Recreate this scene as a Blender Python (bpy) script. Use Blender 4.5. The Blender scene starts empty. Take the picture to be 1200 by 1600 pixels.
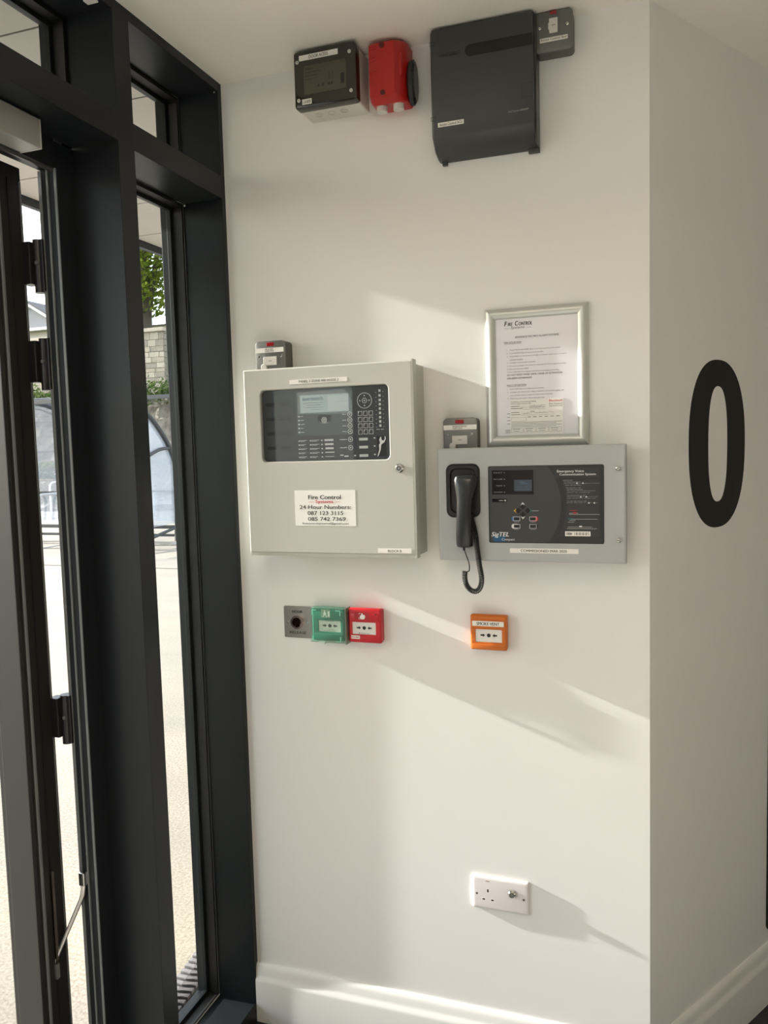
import bpy, bmesh, math, random
from mathutils import Vector, Matrix
random.seed(7)
S = bpy.context.scene
COL = S.collection

# ------------------------------------------------------------------ camera
cam_d = bpy.data.cameras.new('camera')
cam = bpy.data.objects.new('camera', cam_d); COL.objects.link(cam)
R_ = Vector((0.94474581, 0.32665447, -0.02742632))
U_ = Vector((-0.000565798, 0.0852916926, 0.996355864))
F_ = Vector((-0.32780333, 0.94128751, -0.08076379))
m = Matrix((R_, U_, -F_)).transposed().to_4x4()
m.translation = Vector((1.10, -1.944, 1.634))
cam.matrix_world = m
cam_d.sensor_width = 36; cam_d.lens = 1253.5 / 1600 * 36
cam_d.clip_start = 0.02; cam_d.clip_end = 400
S.camera = cam

# ------------------------------------------------------------------ world, sun, added fill lamps, exposure
SUN_K, SUN_Y = 0.362, 0.061
W = bpy.data.worlds.new('world'); S.world = W; W.use_nodes = True
nt = W.node_tree; nt.nodes.clear()
wo = nt.nodes.new('ShaderNodeOutputWorld'); bg = nt.nodes.new('ShaderNodeBackground')
sky = nt.nodes.new('ShaderNodeTexSky'); sky.sky_type = 'NISHITA'; sky.sun_disc = False
sky.sun_elevation = math.atan(SUN_K); sky.sun_rotation = math.radians(-90 - math.degrees(math.atan(SUN_Y)))
sky.air_density = 1.0; sky.dust_density = 1.5; sky.altitude = 50
tc = nt.nodes.new('ShaderNodeTexCoord'); nz = nt.nodes.new('ShaderNodeTexNoise')
nz.inputs['Scale'].default_value = 3.2; nz.inputs['Detail'].default_value = 7
mp = nt.nodes.new('ShaderNodeMapping'); mp.inputs['Scale'].default_value = (1, 1, 2.6)
cr = nt.nodes.new('ShaderNodeValToRGB'); cr.color_ramp.elements[0].position = .36; cr.color_ramp.elements[1].position = .60
mx = nt.nodes.new('ShaderNodeMixRGB'); mx.inputs[2].default_value = (5.2, 5.3, 5.4, 1)
nt.links.new(tc.outputs['Generated'], mp.inputs[0]); nt.links.new(mp.outputs[0], nz.inputs['Vector'])
nt.links.new(nz.outputs['Fac'], cr.inputs[0]); nt.links.new(cr.outputs[0], mx.inputs[0])
nt.links.new(sky.outputs[0], mx.inputs[1]); nt.links.new(mx.outputs[0], bg.inputs[0])
bg.inputs[1].default_value = 0.50
nt.links.new(bg.outputs[0], wo.inputs[0])

sl = bpy.data.lights.new('sun', 'SUN'); sl.energy = 11.5; sl.angle = math.radians(0.6); sl.color = (1.0, .96, .90)
so = bpy.data.objects.new('sun', sl); COL.objects.link(so)
so.rotation_euler = Vector((1, SUN_Y, -SUN_K)).to_track_quat('-Z', 'Y').to_euler()
so.location = (-6, -1, 5)

CEIL = 2.597
FILL_LAMPS = [(.62, -1.7), (.62, -3.3)]  # positions of the added fill panels, out of view
FILL_POWER = 68.0

vs = S.view_settings
vs.view_transform = 'Standard'; vs.look = 'None'; vs.gamma = 1; vs.use_curve_mapping = False
vs.exposure = 0.24
S.cycles.use_denoising = True
S.cycles.max_bounces = 10; S.cycles.diffuse_bounces = 6; S.cycles.transparent_max_bounces = 16
S.cycles.caustics_reflective = False; S.cycles.caustics_refractive = False
S.cycles.sample_clamp_indirect = 8

# ------------------------------------------------------------------ materials
MATS = {}
def M(name, col, rough=.5, metal=0., bump=0., bscale=200., var=0., vscale=8., emit=None, spec=.5, coat=0.):
    if name in MATS: return MATS[name]
    mt = bpy.data.materials.new(name); mt.use_nodes = True; n = mt.node_tree
    b = n.nodes['Principled BSDF']
    c = (col[0], col[1], col[2], 1)
    b.inputs['Base Color'].default_value = c; b.inputs['Roughness'].default_value = rough
    b.inputs['Metallic'].default_value = metal; b.inputs['Specular IOR Level'].default_value = spec
    b.inputs['Coat Weight'].default_value = coat
    if emit: b.inputs['Emission Color'].default_value = (*emit[0], 1); b.inputs['Emission Strength'].default_value = emit[1]
    t = None
    if bump or var:
        t = n.nodes.new('ShaderNodeTexCoord')
    if bump:
        z = n.nodes.new('ShaderNodeTexNoise'); z.inputs['Scale'].default_value = bscale; z.inputs['Detail'].default_value = 3
        n.links.new(t.outputs['Object'], z.inputs['Vector'])
        bp = n.nodes.new('ShaderNodeBump'); bp.inputs['Strength'].default_value = bump; bp.inputs['Distance'].default_value = .002
        n.links.new(z.outputs['Fac'], bp.inputs['Height']); n.links.new(bp.outputs[0], b.inputs['Normal'])
    if var:
        z = n.nodes.new('ShaderNodeTexNoise'); z.inputs['Scale'].default_value = vscale; z.inputs['Detail'].default_value = 5
        n.links.new(t.outputs['Object'], z.inputs['Vector'])
        r = n.nodes.new('ShaderNodeValToRGB')
        r.color_ramp.elements[0].position = .3; r.color_ramp.elements[1].position = .7
        r.color_ramp.elements[0].color = (*[x * (1 - var) for x in col], 1)
        r.color_ramp.elements[1].color = (*[min(1, x * (1 + var)) for x in col], 1)
        n.links.new(z.outputs['Fac'], r.inputs[0]); n.links.new(r.outputs[0], b.inputs['Base Color'])
    MATS[name] = mt; return mt

def glass(name, tint=(.96, .985, .97), f0=.04, body=0.0, bodycol=(.8, .85, .9)):
    mt = bpy.data.materials.new(name); mt.use_nodes = True; n = mt.node_tree; n.nodes.clear()
    o = n.nodes.new('ShaderNodeOutputMaterial'); tr = n.nodes.new('ShaderNodeBsdfTransparent'); gl = n.nodes.new('ShaderNodeBsdfGlossy')
    tr.inputs[0].default_value = (*tint, 1); gl.inputs['Roughness'].default_value = .01
    lw = n.nodes.new('ShaderNodeLayerWeight'); lw.inputs['Blend'].default_value = .5
    p = n.nodes.new('ShaderNodeMath'); p.operation = 'POWER'; p.inputs[1].default_value = 5
    a = n.nodes.new('ShaderNodeMath'); a.operation = 'MULTIPLY_ADD'; a.inputs[1].default_value = 1 - f0; a.inputs[2].default_value = f0
    mi = n.nodes.new('ShaderNodeMixShader')
    n.links.new(lw.outputs['Facing'], p.inputs[0]); n.links.new(p.outputs[0], a.inputs[0]); n.links.new(a.outputs[0], mi.inputs[0])
    src = tr.outputs[0]
    if body:
        df = n.nodes.new('ShaderNodeBsdfDiffuse'); df.inputs[0].default_value = (*bodycol, 1)
        m2 = n.nodes.new('ShaderNodeMixShader'); m2.inputs[0].default_value = body
        n.links.new(tr.outputs[0], m2.inputs[1]); n.links.new(df.outputs[0], m2.inputs[2]); src = m2.outputs[0]
    n.links.new(src, mi.inputs[1]); n.links.new(gl.outputs[0], mi.inputs[2]); n.links.new(mi.outputs[0], o.inputs[0])
    return mt

wallm = M('wall_paint', (.79, .788, .78), .75, bump=.13, bscale=420, var=.012, vscale=2)
ceilm = M('ceiling_paint', (.88, .855, .80), .85, bump=.15, bscale=300)
trimw = M('white_gloss_trim', (.79, .79, .78), .38, bump=.05, bscale=40)
framem = M('anthracite_powder_coat', (.013, .016, .018), .36, bump=.04, bscale=900, spec=.24)
leafm = M('leaf_powder_coat', (.022, .022, .020), .38)
gasket = M('black_rubber', (.006, .006, .006), .55)
brownm = M('dark_brown_frame', (.012, .009, .007), .5)
steel = M('brushed_steel', (.58, .56, .53), .32, metal=1., bump=.1, bscale=700)
chrome = M('chrome', (.75, .74, .72), .12, metal=1.)
floorm = M('dark_grey_floor', (.035, .035, .037), .55, bump=.3, bscale=300, var=.2, vscale=60)
paper = M('white_paper', (.80, .79, .84), .6)
label_w = M('label_white', (.82, .80, .76), .45)
ink = M('black_ink', (.012, .012, .012), .5)
redink = M('red_ink', (.55, .02, .025), .5)
blackp = M('black_plastic', (.010, .010, .011), .32)
panelm = M('warm_grey_enamel', (.505, .50, .46), .35, bump=.06, bscale=500)
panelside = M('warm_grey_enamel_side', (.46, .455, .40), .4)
commm = M('cool_grey_enamel', (.41, .425, .425), .35, bump=.06, bscale=500)
winglass = glass("window_glass", (.97, .98, .972))
clearp = glass('clear_plastic', (.93, .97, .95), .05)

# ------------------------------------------------------------------ mesh helpers
ORIG = {}
def root(name, loc, label=None, cat=None, group=None, kind=None, rz=0):
    o = bpy.data.objects.new(name, None); COL.objects.link(o); o.empty_display_size = .05
    o.location = loc; o.rotation_euler = (0, 0, rz)
    ORIG[o] = o0 = Matrix.Translation(loc) @ Matrix.Rotation(rz, 4, 'Z')
    setp(o, label, cat, group, kind); return o
def setp(o, label=None, cat=None, group=None, kind=None):
    if label: o['label'] = label
    if cat: o['category'] = cat
    if group: o['group'] = group
    if kind: o['kind'] = kind
def obj(name, bm, mat, parent=None, smooth=False, label=None, kind=None, origin=None, local=False, **kw):
    me = bpy.data.meshes.new(name)
    if parent is not None:
        mw = ORIG[parent]
        if not local: bmesh.ops.transform(bm, matrix=mw.inverted(), verts=bm.verts)
    elif origin is not None:
        bmesh.ops.translate(bm, vec=-Vector(origin), verts=bm.verts)
    bmesh.ops.recalc_face_normals(bm, faces=[f for f in bm.faces if not f.tag])
    bm.to_mesh(me); bm.free(); me.materials.append(mat)
    if smooth:
        for p in me.polygons: p.use_smooth = True
        try: me.set_sharp_from_angle(angle=math.radians(35))
        except Exception: pass
    o = bpy.data.objects.new(name, me); COL.objects.link(o)
    if parent is not None: o.parent = parent; ORIG[o] = ORIG[parent]
    elif origin is not None: o.location = origin; ORIG[o] = Matrix.Translation(origin)
    else: ORIG[o] = Matrix.Identity(4)
    setp(o, label, kind=kind, **kw); return o
def B(): return bmesh.new()
def box(bm, x0, x1, y0, y1, z0, z1, bev=0., mat=None):
    r = bmesh.ops.create_cube(bm, size=1)
    v = r['verts']
    bmesh.ops.scale(bm, vec=(x1 - x0, y1 - y0, z1 - z0), verts=v)
    bmesh.ops.translate(bm, vec=((x0 + x1) / 2, (y0 + y1) / 2, (z0 + z1) / 2), verts=v)
    if bev:
        ed = {e for q in v for e in q.link_edges}
        bmesh.ops.bevel(bm, geom=list(ed), offset=bev, segments=2, profile=.7, affect='EDGES')
    return bm
def bx(*a, **k): return box(B(), *a, **k)
def loft(bm, rings, close=True, cap=True):
    vr = [[bm.verts.new(p) for p in r] for r in rings]
    n = len(vr[0])
    for a, b in zip(vr, vr[1:]):
        for i in range(n if close else n - 1):
            bm.faces.new((a[i], a[(i + 1) % n], b[(i + 1) % n], b[i]))
    if cap and close:
        bm.faces.new(vr[0][::-1]); bm.faces.new(vr[-1])
    return vr
def rrp(x0, x1, z0, z1, r, seg=5):
    """rounded rectangle outline in x,z"""
    if not isinstance(r, (tuple, list)): r = (r,) * 4
    out = []
    for (cx, cz, a0, q) in ((x1, z1, 0, r[0]), (x0, z1, 90, r[1]), (x0, z0, 180, r[2]), (x1, z0, 270, r[3])):
        sx = -1 if a0 in (0, 270) else 1; sz = -1 if a0 in (0, 90) else 1
        for i in range(seg + 1):
            a = math.radians(a0 + 90 * i / seg)
            out.append((cx + sx * q + q * math.cos(a), cz + sz * q + q * math.sin(a)))
    return out
def at(pts, t): return [(x, -t, z) for x, z in pts]
def inset(x0, x1, z0, z1, r, d): return rrp(x0 + d, x1 - d, z0 + d, z1 - d, max(r - d, .0004) if not isinstance(r, tuple) else tuple(max(q - d, .0004) for q in r))
def plate(bm, x0, x1, z0, z1, t0, t1, r=.002, bev=.001, top=None):
    """rounded plate proud of the wall, from depth t0 to t1, bevelled at the front"""
    rings = [at(rrp(x0, x1, z0, z1, r), t0), at(rrp(x0, x1, z0, z1, r), t1 - bev)]
    if bev:
        rings += [at(inset(x0, x1, z0, z1, r, bev * .3), t1 - bev * .3), at(inset(x0, x1, z0, z1, r, bev), t1)]
    loft(bm, rings); return bm
def pl(*a, **k): return plate(B(), *a, **k)
def ring(bm, o, i, t0, t1, ro=.002, ri=.004, bev=.001, bevi=.001):
    """plate with a rounded opening; o and i are (x0,x1,z0,z1)"""
    R = [at(rrp(*i, ri), t0), at(rrp(*o, ro), t0), at(rrp(*o, ro), t1 - bev), at(inset(*o, ro, bev), t1),
         at(rrp(i[0] - bevi, i[1] + bevi, i[2] - bevi, i[3] + bevi, ri + bevi), t1), at(rrp(*i, ri), t1 - bevi), at(rrp(*i, ri), t0)]
    vr = [[bm.verts.new(p) for p in r] for r in R[:-1]]; vr.append(vr[0])
    n = len(vr[0])
    for a, b in zip(vr, vr[1:]):
        for k in range(n): bm.faces.new((a[k], a[(k + 1) % n], b[(k + 1) % n], b[k]))
    return bm
def disc(bm, x, z, r, t0, t1, seg=24, rx=None, bev=0.):
    rx = rx or r
    c = lambda q: [(x + rx * q * math.cos(2 * math.pi * i / seg), z + r * q * math.sin(2 * math.pi * i / seg)) for i in range(seg)]
    rings = [at(c(1), t0), at(c(1), t1 - bev)]
    if bev: rings.append(at(c(1 - bev / r), t1))
    loft(bm, rings); return bm
def annulus(bm, x, z, r0, r1, t0, t1, seg=32, sq=1.):
    c = lambda r: [(x + r * math.cos(2 * math.pi * i / seg), z + r * sq * math.sin(2 * math.pi * i / seg)) for i in range(seg)]
    R = [at(c(r0), t0), at(c(r1), t0), at(c(r1), t1), at(c(r0), t1)]
    vr = [[bm.verts.new(p) for p in r] for r in R]; vr.append(vr[0])
    for a, b in zip(vr, vr[1:]):
        for k in range(seg): bm.faces.new((a[k], a[(k + 1) % seg], b[(k + 1) % seg], b[k]))
    return bm
def tube(bm, pts, r, seg=8, closed=False, up=None):
    pts = [Vector(p) for p in pts]; n = len(pts); rings = []
    nrm = None
    for i, p in enumerate(pts):
        if closed: d = pts[(i + 1) % n] - pts[i - 1]
        else: d = pts[min(i + 1, n - 1)] - pts[max(i - 1, 0)]
        d.normalize()
        if nrm is None:
            nrm = d.orthogonal().normalized()
        nrm = (nrm - d * nrm.dot(d)).normalized()
        b = d.cross(nrm)
        rr = r[i] if isinstance(r, (list, tuple)) else r
        rings.append([p + (nrm * math.cos(2 * math.pi * k / seg) + b * math.sin(2 * math.pi * k / seg)) * rr for k in range(seg)])
    loft(bm, rings); return bm
def poly(bm, pts, t):
    """flat print: polygon facing the room at depth t"""
    v = [bm.verts.new((x, -t, z)) for x, z in pts]
    f = bm.faces.new(v); f.normal_update()
    if f.normal.y > 0: f.normal_flip()
    f.tag = True; return bm
def prect(bm, x0, x1, z0, z1, t, r=0):
    return poly(bm, rrp(x0, x1, z0, z1, r, 3) if r else [(x0, z0), (x1, z0), (x1, z1), (x0, z1)], t)
def frame2(bm, x0, x1, z0, z1, t, w):
    prect(bm, x0, x1, z0, z0 + w, t); prect(bm, x0, x1, z1 - w, z1, t); prect(bm, x0, x0 + w, z0 + w, z1 - w, t); prect(bm, x1 - w, x1, z0 + w, z1 - w, t)
def txt(bm, s, x0, x1, z0, z1, t, bold=0., shear=0., rot=False):
    if bold:                      # heavier strokes: struck twice, a hair apart
        e = bold * (z1 - z0) * 1.3
        for k, (dx, dz) in enumerate(((-e, 0), (e, 0), (0, e * .5))): txt(bm, s, x0 + e + dx, x1 - e + dx, z0, z1 - e * .5 + dz, t + .00008 * k, 0., shear, rot)
        return bm
    c = bpy.data.curves.new('t', 'FONT'); c.body = s; c.shear = shear; c.resolution_u = 3
    o = bpy.data.objects.new('t', c); COL.objects.link(o)
    dg = bpy.context.evaluated_depsgraph_get(); me = bpy.data.meshes.new_from_object(o.evaluated_get(dg))
    bpy.data.objects.remove(o); bpy.data.curves.remove(c)
    if not me.vertices: return bm
    xs = [v.co.x for v in me.vertices]; ys = [v.co.y for v in me.vertices]
    ax, bx_, ay, by = min(xs), max(xs), min(ys), max(ys)
    nv = []
    for v in me.vertices:
        u = (v.co.x - ax) / (bx_ - ax); w = (v.co.y - ay) / max(by - ay, 1e-6)
        if rot: u, w = 1 - u, 1 - w
        nv.append(bm.verts.new((x0 + u * (x1 - x0), -t, z0 + w * (z1 - z0))))
    for p in me.polygons:
        try:
            f = bm.faces.new([nv[i] for i in p.vertices]); f.normal_update()
            if f.normal.y > 0: f.normal_flip()
            f.tag = True
        except ValueError: pass
    bpy.data.meshes.remove(me); return bm
def arrow(bm, x, z, w, h, t, d=1):
    """block arrow, tip pointing to +x*d"""
    p = [(-.5, -.2), (.05, -.2), (.05, -.5), (.5, 0), (.05, .5), (.05, .2), (-.5, .2)]
    poly(bm, [(x + a * w * d, z + b * h) for a, b in (p if d > 0 else p[::-1])], t)
def screw(parent, x, z, r, t0, t1, name='screw', mat=None):
    b = disc(B(), x, z, r, t0, t1, 14, bev=r * .3)
    s = obj(name, b, mat or chrome, parent, smooth=True)
    b = B(); prect(b, x - r * .6, x + r * .6, z - r * .12, z + r * .12, t1 + .0002)
    obj('slot', b, ink, s); return s
def struct(name, bm, mat, **k):
    return obj(name, bm, mat, kind='structure', **k)
def prism(bm, pts, z0, z1):
    loft(bm, [[(x, y, z0) for x, y in pts], [(x, y, z1) for x, y in pts]]); return bm

# ================================================================== LARGE STRUCTURE
TB = math.radians(58.2); CX = 1.0725
DB = Vector((math.cos(TB), math.sin(TB))); NB = Vector((math.sin(TB), -math.cos(TB)))   # along wall B, and its room side
LB = 4.0; EX, EY = CX + DB.x * LB, DB.y * LB
struct('wall_front', prism(B(), [(0.0, .0), (CX, .0), (CX - .12, .22), (0, .22)], -.02, CEIL + .05), wallm, label='cream painted wall that carries the alarm panels')
struct('wall_right', prism(B(), [(CX, 0), (EX, EY), (EX - .2, EY), (CX - .12, .22)], -.02, CEIL + .05), wallm, label='angled cream wall in shade with the large black numeral')
struct('wall_far', bx(EX - .3, 5.6, EY, EY + .15, -.02, CEIL + .05), wallm)
struct('wall_side', bx(5.5, 5.65, -4.5, EY + .15, -.02, CEIL + .05), wallm)
struct('wall_back', bx(-.15, 5.65, -4.55, -4.4, -.02, CEIL + .05), wallm)
struct('wall_left', bx(-.17, 0, -4.4, -3.97, -.02, CEIL + .05), wallm)
fx = [(-.02, -4.5), (5.6, -4.5), (5.6, EY + .1), (EX, EY + .1), (CX - .05, .05), (-.02, .05)]
struct('floor', prism(B(), fx, -.06, -.004), floorm, label='dark grey floor')
struct('bounce_floor', bx(.14, 2.9, -4.3, -1.0, -.004, 0), M('bounce_floor_pale', (.74, .71, .65), .5, var=.05, vscale=3), label='unseen pale floor area added to bounce light upwards')  # unseen pale patch, added as a reflector to brighten ceiling and walls
struct('ceiling', prism(B(), [(-.13, -4.5), (5.6, -4.5), (5.6, EY + .1), (EX, EY + .1), (CX - .05, .05), (-.13, .05)], CEIL, CEIL + .15), ceilm, label='cream painted ceiling')

# baseboards: torus profile swept along the wall
def skirting(name, p0, p1, nrm, m0, m1):
    prof = [(0, 0), (.018, 0), (.018, .118), (.0172, .126), (.013, .133), (.0115, .142), (.0105, .155), (.008, .166), (.004, .171), (0, .171)]
    bm = B(); d = (Vector(p1) - Vector(p0)).normalized(); n = Vector(nrm)
    rings = []
    for p, mm in ((p0, m0), (p1, m1)):
        rings.append([(p[0] + n.x * o + d.x * mm * o, p[1] + n.y * o + d.y * mm * o, z) for o, z in prof])
    loft(bm, rings); return struct(name, bm, trimw, smooth=True)
mt_ = math.tan(TB / 2)
skirting('baseboard_front', (0.001, 0), (CX, 0), (0, -1), 0, mt_)
skirting('baseboard_right', (CX, 0), (EX, EY), NB, -mt_, 0)

# ---------------------------------------------------------------- glazed wall on the left
D = .12                                   # depth of the box sections behind the inner face x=0
GX0, GX1 = -.158, -.150                   # glass
def member(bm, y0, y1, z0, z1): box(bm, -D, 0, y0, y1, z0, z1, bev=.0012)
def glazing(parent, y0, y1, z0, z1, inset_=.012, cap=True, label=None):
    """gasket line, pane and outer cap around one opening"""
    g = B(); i = .008
    def rim(bm, xa, xb, w, bev=0., out=.02):
        box(bm, xa, xb, y0 - out, y0 + w, z0 - out, z1 + out, bev=bev); box(bm, xa, xb, y1 - w, y1 + out, z0 - out, z1 + out, bev=bev)
        box(bm, xa, xb, y0 + w, y1 - w, z0 - out, z0 + w, bev=bev); box(bm, xa, xb, y0 + w, y1 - w, z1 - w, z1 + out, bev=bev)
    rim(g, -.150, -D, i, out=0)
    obj('gasket', g, gasket, parent)
    f = B(); rim(f, -.163, -.150, .017, .0015); obj('glazing_frame', f, framem, parent)
    obj('glass_pane', bx(-.170, -.164, y0 - .012, y1 + .012, z0 - .012, z1 + .012), winglass, parent)
    c = B(); rim(c, -.195, -.171, -.004, .002, out=.03); obj('outer_cap', c, framem, parent)
ZT0, ZT1 = 2.300, 2.358; ZS = .056; ZH = 2.574; YJ = -.018
M1 = (-.447, -.390)
w1 = root('window_1', (0, -.2, 0), 'tall narrow side window beside the alarm wall', kind='structure')
obj('jamb', bx(-D, 0, YJ, .03, -.02, CEIL, bev=.0012), framem, w1)
b = B(); member(b, M1[0], M1[1], -.02, CEIL); obj('mullion', b, framem, w1)
b = B(); member(b, M1[1], YJ, ZT0, ZT1); obj('transom', b, framem, w1)
b = B(); member(b, M1[1], YJ, -.02, ZS); obj('sill', b, framem, w1)
b = B(); member(b, M1[1], YJ, ZH, CEIL); obj('head', b, framem, w1)
glazing(w1, M1[1], YJ, ZS, ZT0); glazing(w1, M1[1], YJ, ZT1, ZH)
# bright mastic lines at the foot and corners of the pane
obj('sealant_bead', bx(-D - .003, -D + .002, M1[1], YJ, ZS, ZS + .003), trimw, w1)
b = B(); box(b, -.011, -.008, YJ - .0012, YJ, ZH - .004, ZH - .001); box(b, -.116, -.112, YJ - .002, YJ, ZT0 - .007, ZT0 - .003)
obj('joint_mark', b, trimw, w1)

M2 = (-1.62, -1.563)
w2 = root('window_2', (0, -1., ZT1), 'fixed pane above the open door', kind='structure')
b = B(); member(b, M2[1], M1[0], ZT0 + .004, ZT1 + .004); obj('transom', b, framem, w2)
b = B(); member(b, M2[1], M1[0], ZH, CEIL); obj('head', b, framem, w2)
b = B(); member(b, M2[0], M2[1], -.02, CEIL); obj('mullion', b, framem, w2)
glazing(w2, M2[1], M1[0], ZT1 + .004, ZH)
b = B(); box(b, -.034, -.008, -.494, -.478, 2.5705, 2.574, bev=.001); obj('tape_tab', b, label_w, w2)
yy = M2[0]
for n_, y0 in ((3, -2.80), (4, -3.97)):
    wn = root('window_%d' % n_, (0, y0, 0), 'fixed glazing bay behind the camera', kind='structure')
    b = B(); member(b, y0, y0 + .057, -.02, CEIL); obj('mullion', b, framem, wn)
    for nm, a, c_ in (('transom', ZT0, ZT1), ('sill', -.02, ZS), ('head', ZH, CEIL)):
        b = B(); member(b, y0 + .057, yy, a, c_); obj(nm, b, framem, wn)
    glazing(wn, y0 + .057, yy, ZS, ZT0); glazing(wn, y0 + .057, yy, ZT1, ZH)
    yy = y0

# ---------------------------------------------------------------- door, open outwards
d1 = root('door_1', (-.2, -.55, 0), 'glazed dark grey door standing open outwards', kind='structure')
JX0, JX1 = -.160, -D
b = B(); box(b, JX0, JX1, -.505, M1[0] + .001, -.02, ZT0, bev=.0015); obj('frame_jamb', b, framem, d1)
b = B()
box(b, JX1 - .003, JX1 + .0025, -.508, -.505, 0, 2.243); box(b, JX0 - .006, JX0 + .002, -.5062, -.498, 0, 2.243)
box(b, -.143, -.139, -.5085, -.505, 0, 2.243)
obj('jamb_seal', b, M('grey_seal', (.16, .17, .17), .3), d1)
obj('frame_jamb', bx(JX0, JX1, M2[1], M2[1] + .058, -.02, ZT0, bev=.0015), framem, d1)
obj('frame_header', bx(JX0, JX1, M2[1] + .058, -.505, 2.243, ZT0 + .01, bev=.0015), framem, d1)
b = tube(B(), [(-.128, M2[1] + .06, 2.243), (-.128, -.508, 2.243)], .007, 10); obj('header_weather_bar', b, M('satin_black_bar', (.05, .05, .05), .25), d1, smooth=True)
obj('threshold', bx(-.2, -.02, M2[1] + .05, -.5, -.02, .012, bev=.003), steel, d1)
LX0, LX1 = -1.15, -.206; LY0, LY1 = -.602, -.516; LZ0, LZ1 = .015, 2.252; SW = .068
def leafbar(bm, x0, x1, z0, z1): box(bm, x0, x1, LY0, LY1, z0, z1, bev=.002)
b = B(); leafbar(b, LX1 - SW, LX1, LZ0, LZ1); hs = obj('hinge_stile', b, leafm, d1)
b = B(); leafbar(b, LX0, LX0 + SW, LZ0, LZ1); obj('lock_stile', b, leafm, d1)
b = B(); leafbar(b, LX0 + SW, LX1 - SW, LZ1 - SW, LZ1); obj('top_rail', b, leafm, d1)
b = B(); leafbar(b, LX0 + SW, LX1 - SW, LZ0, LZ0 + .15); obj('bottom_rail', b, leafm, d1)
obj('glass_pane', bx(LX0 + SW - .01, LX1 - SW + .01, -.566, -.552, LZ0 + .14, LZ1 - SW + .01), winglass, d1)
b = B()
for (a, c_) in ((LX1 - SW - .014, LX1 - SW), (LX0 + SW, LX0 + SW + .014)): box(b, a, c_, LY0 + .004, LY0 + .03, LZ0 + .15, LZ1 - SW, bev=.003)
obj('glazing_bead', b, leafm, d1)
# profiled hinge edge: dark edge plate, pale seal, groove plate
b = B(); box(b, LX1, LX1 + .002, LY0 + .012, LY1 - .001, LZ0 + .002, LZ1 - .002); obj('edge_plate', b, brownm, d1)
b = B(); box(b, LX1, LX1 + .006, LY0 + .016, LY0 + .022, LZ0 + .002, LZ1 - .03, bev=.001); box(b, LX1, LX1 + .004, LY1 - .006, LY1 - .002, LZ0 + .002, LZ1 - .03)
obj('edge_seal', b, M('grey_seal', (.16, .17, .17), .3), d1)
b = B()
for q in (.045,): box(b, LX1 + .001, LX1 + .0045, LY0 + q, LY0 + q + .0035, LZ0 + .01, LZ1 - .03)
obj('edge_groove_rib', b, gasket, d1)
obj('slide_channel', bx(LX1 + .001, LX1 + .007, -.557, -.550, .49, .70, bev=.001), M('dull_bronze', (.12, .10, .085), .35, metal=.6), d1)
for zc in (2.05, 1.84, 1.045, .2):
    h = obj('hinge', bx(LX1 - .004, LX1 + .022, -.524, -.496, zc - .045, zc + .045, bev=.003), blackp, d1)
    b = tube(B(), [(-.178, -.503, zc - .062), (-.178, -.503, zc + .05)], .0125, 12); obj('barrel', b, blackp, h, smooth=True)
    obj('fixing_plate', bx(-.186, -.160, -.512, -.488, zc - .06, zc + .05, bev=.002), blackp, h)
    b = tube(B(), [(-.174, -.514, zc), (-.174, -.518, zc)], .004, 8); obj('bolt', b, steel, h)
# restrictor stay: thin jointed arm from frame to leaf
b = tube(B(), [(-.150, -.510, .672), (-.152, -.511, .655), (-.156, -.5115, .630), (-.160, -.5135, .618), (-.206, -.5530, .492), (-.2065, -.5535, .478)], [.005, .0055, .0065, .0050, .0050, .0045], 10)
st = obj('restrictor_arm', b, steel, d1, smooth=True)
obj('pivot_bracket', bx(-.158, -.143, -.520, -.504, .655, .685, bev=.002), chrome, st)
obj('pivot_block', bx(-.2062, -.1995, -.560, -.549, .446, .482, bev=.002), steel, st)
# small catch near the head of the leaf
b = tube(B(), [(-.204, -.585, 2.23), (-.202, -.588, 2.205)], .004, 8); obj('corner_key', b, chrome, d1)

# silver housing under the door header
t = root('door_lock_housing', (-.09, -1.0, 2.24), 'silver grey box housing screwed under the transom over the open door', 'door hardware')
obj('casing', bx(-.118, -.066, -1.48, -.604, 2.243, 2.2995, bev=.0015), M('satin_silver', (.36, .355, .33), .38, metal=.35, bump=.05, bscale=60), t)
obj('end_cap', bx(-.119, -.065, -.606, -.603, 2.242, 2.2995, bev=.001), M('silver_cap', (.55, .53, .50), .35, metal=.3), t)
b = tube(B(), [(-.10, -.70, 2.2435), (-.10, -.70, 2.236)], .006, 10); obj('screw', b, chrome, t)

# ================================================================== WALL DEVICES
# ---------------------------------------------------------------- fire alarm panel
t = root('fire_alarm_panel', (.316, 0, 1.365), 'large warm grey fire alarm panel with lock and white phone number sticker', 'alarm panel')
obj('body', bx(.094, .537, -.094, 0, 1.367, 1.832, bev=.002), panelside, t)
b = ring(B(), (.091, .541, 1.371, 1.838), (.137, .480, 1.604, 1.784), .092, .110, .003, .012, .0035, .002)
dr = obj('door', b, panelm, t, smooth=True)
obj('door_lip', bx(.538, .5435, -.1095, -.084, 1.364, 1.8405, bev=.0015), panelm, t)
obj('bottom_lip', bx(.093, .5385, -.108, -.09, 1.364, 1.372, bev=.001), panelm, t)
fb = obj('display_board', bx(.1375, .4795, -.0985, -.093, 1.6045, 1.7835), M('dark_grey_membrane', (.045, .048, .052), .42), t)
T0 = .0988
for i in range(4):
    z = 1.7485 - i * .0367
    obj('indicator_slot', prect(B(), .147, .1745, z - .0045, z + .004, T0, .003), blackp, fb)
    obj('blank_slot', prect(B(), .187, .2135, z - .0045, z + .004, T0, .003), M('slot_grey', (.022, .022, .024), .5), fb)
b = B(); prect(b, .232, .385, 1.667, 1.774, T0); obj('centre_field', b, M('mid_grey_print', (.085, .10, .105), .45), fb)
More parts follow.
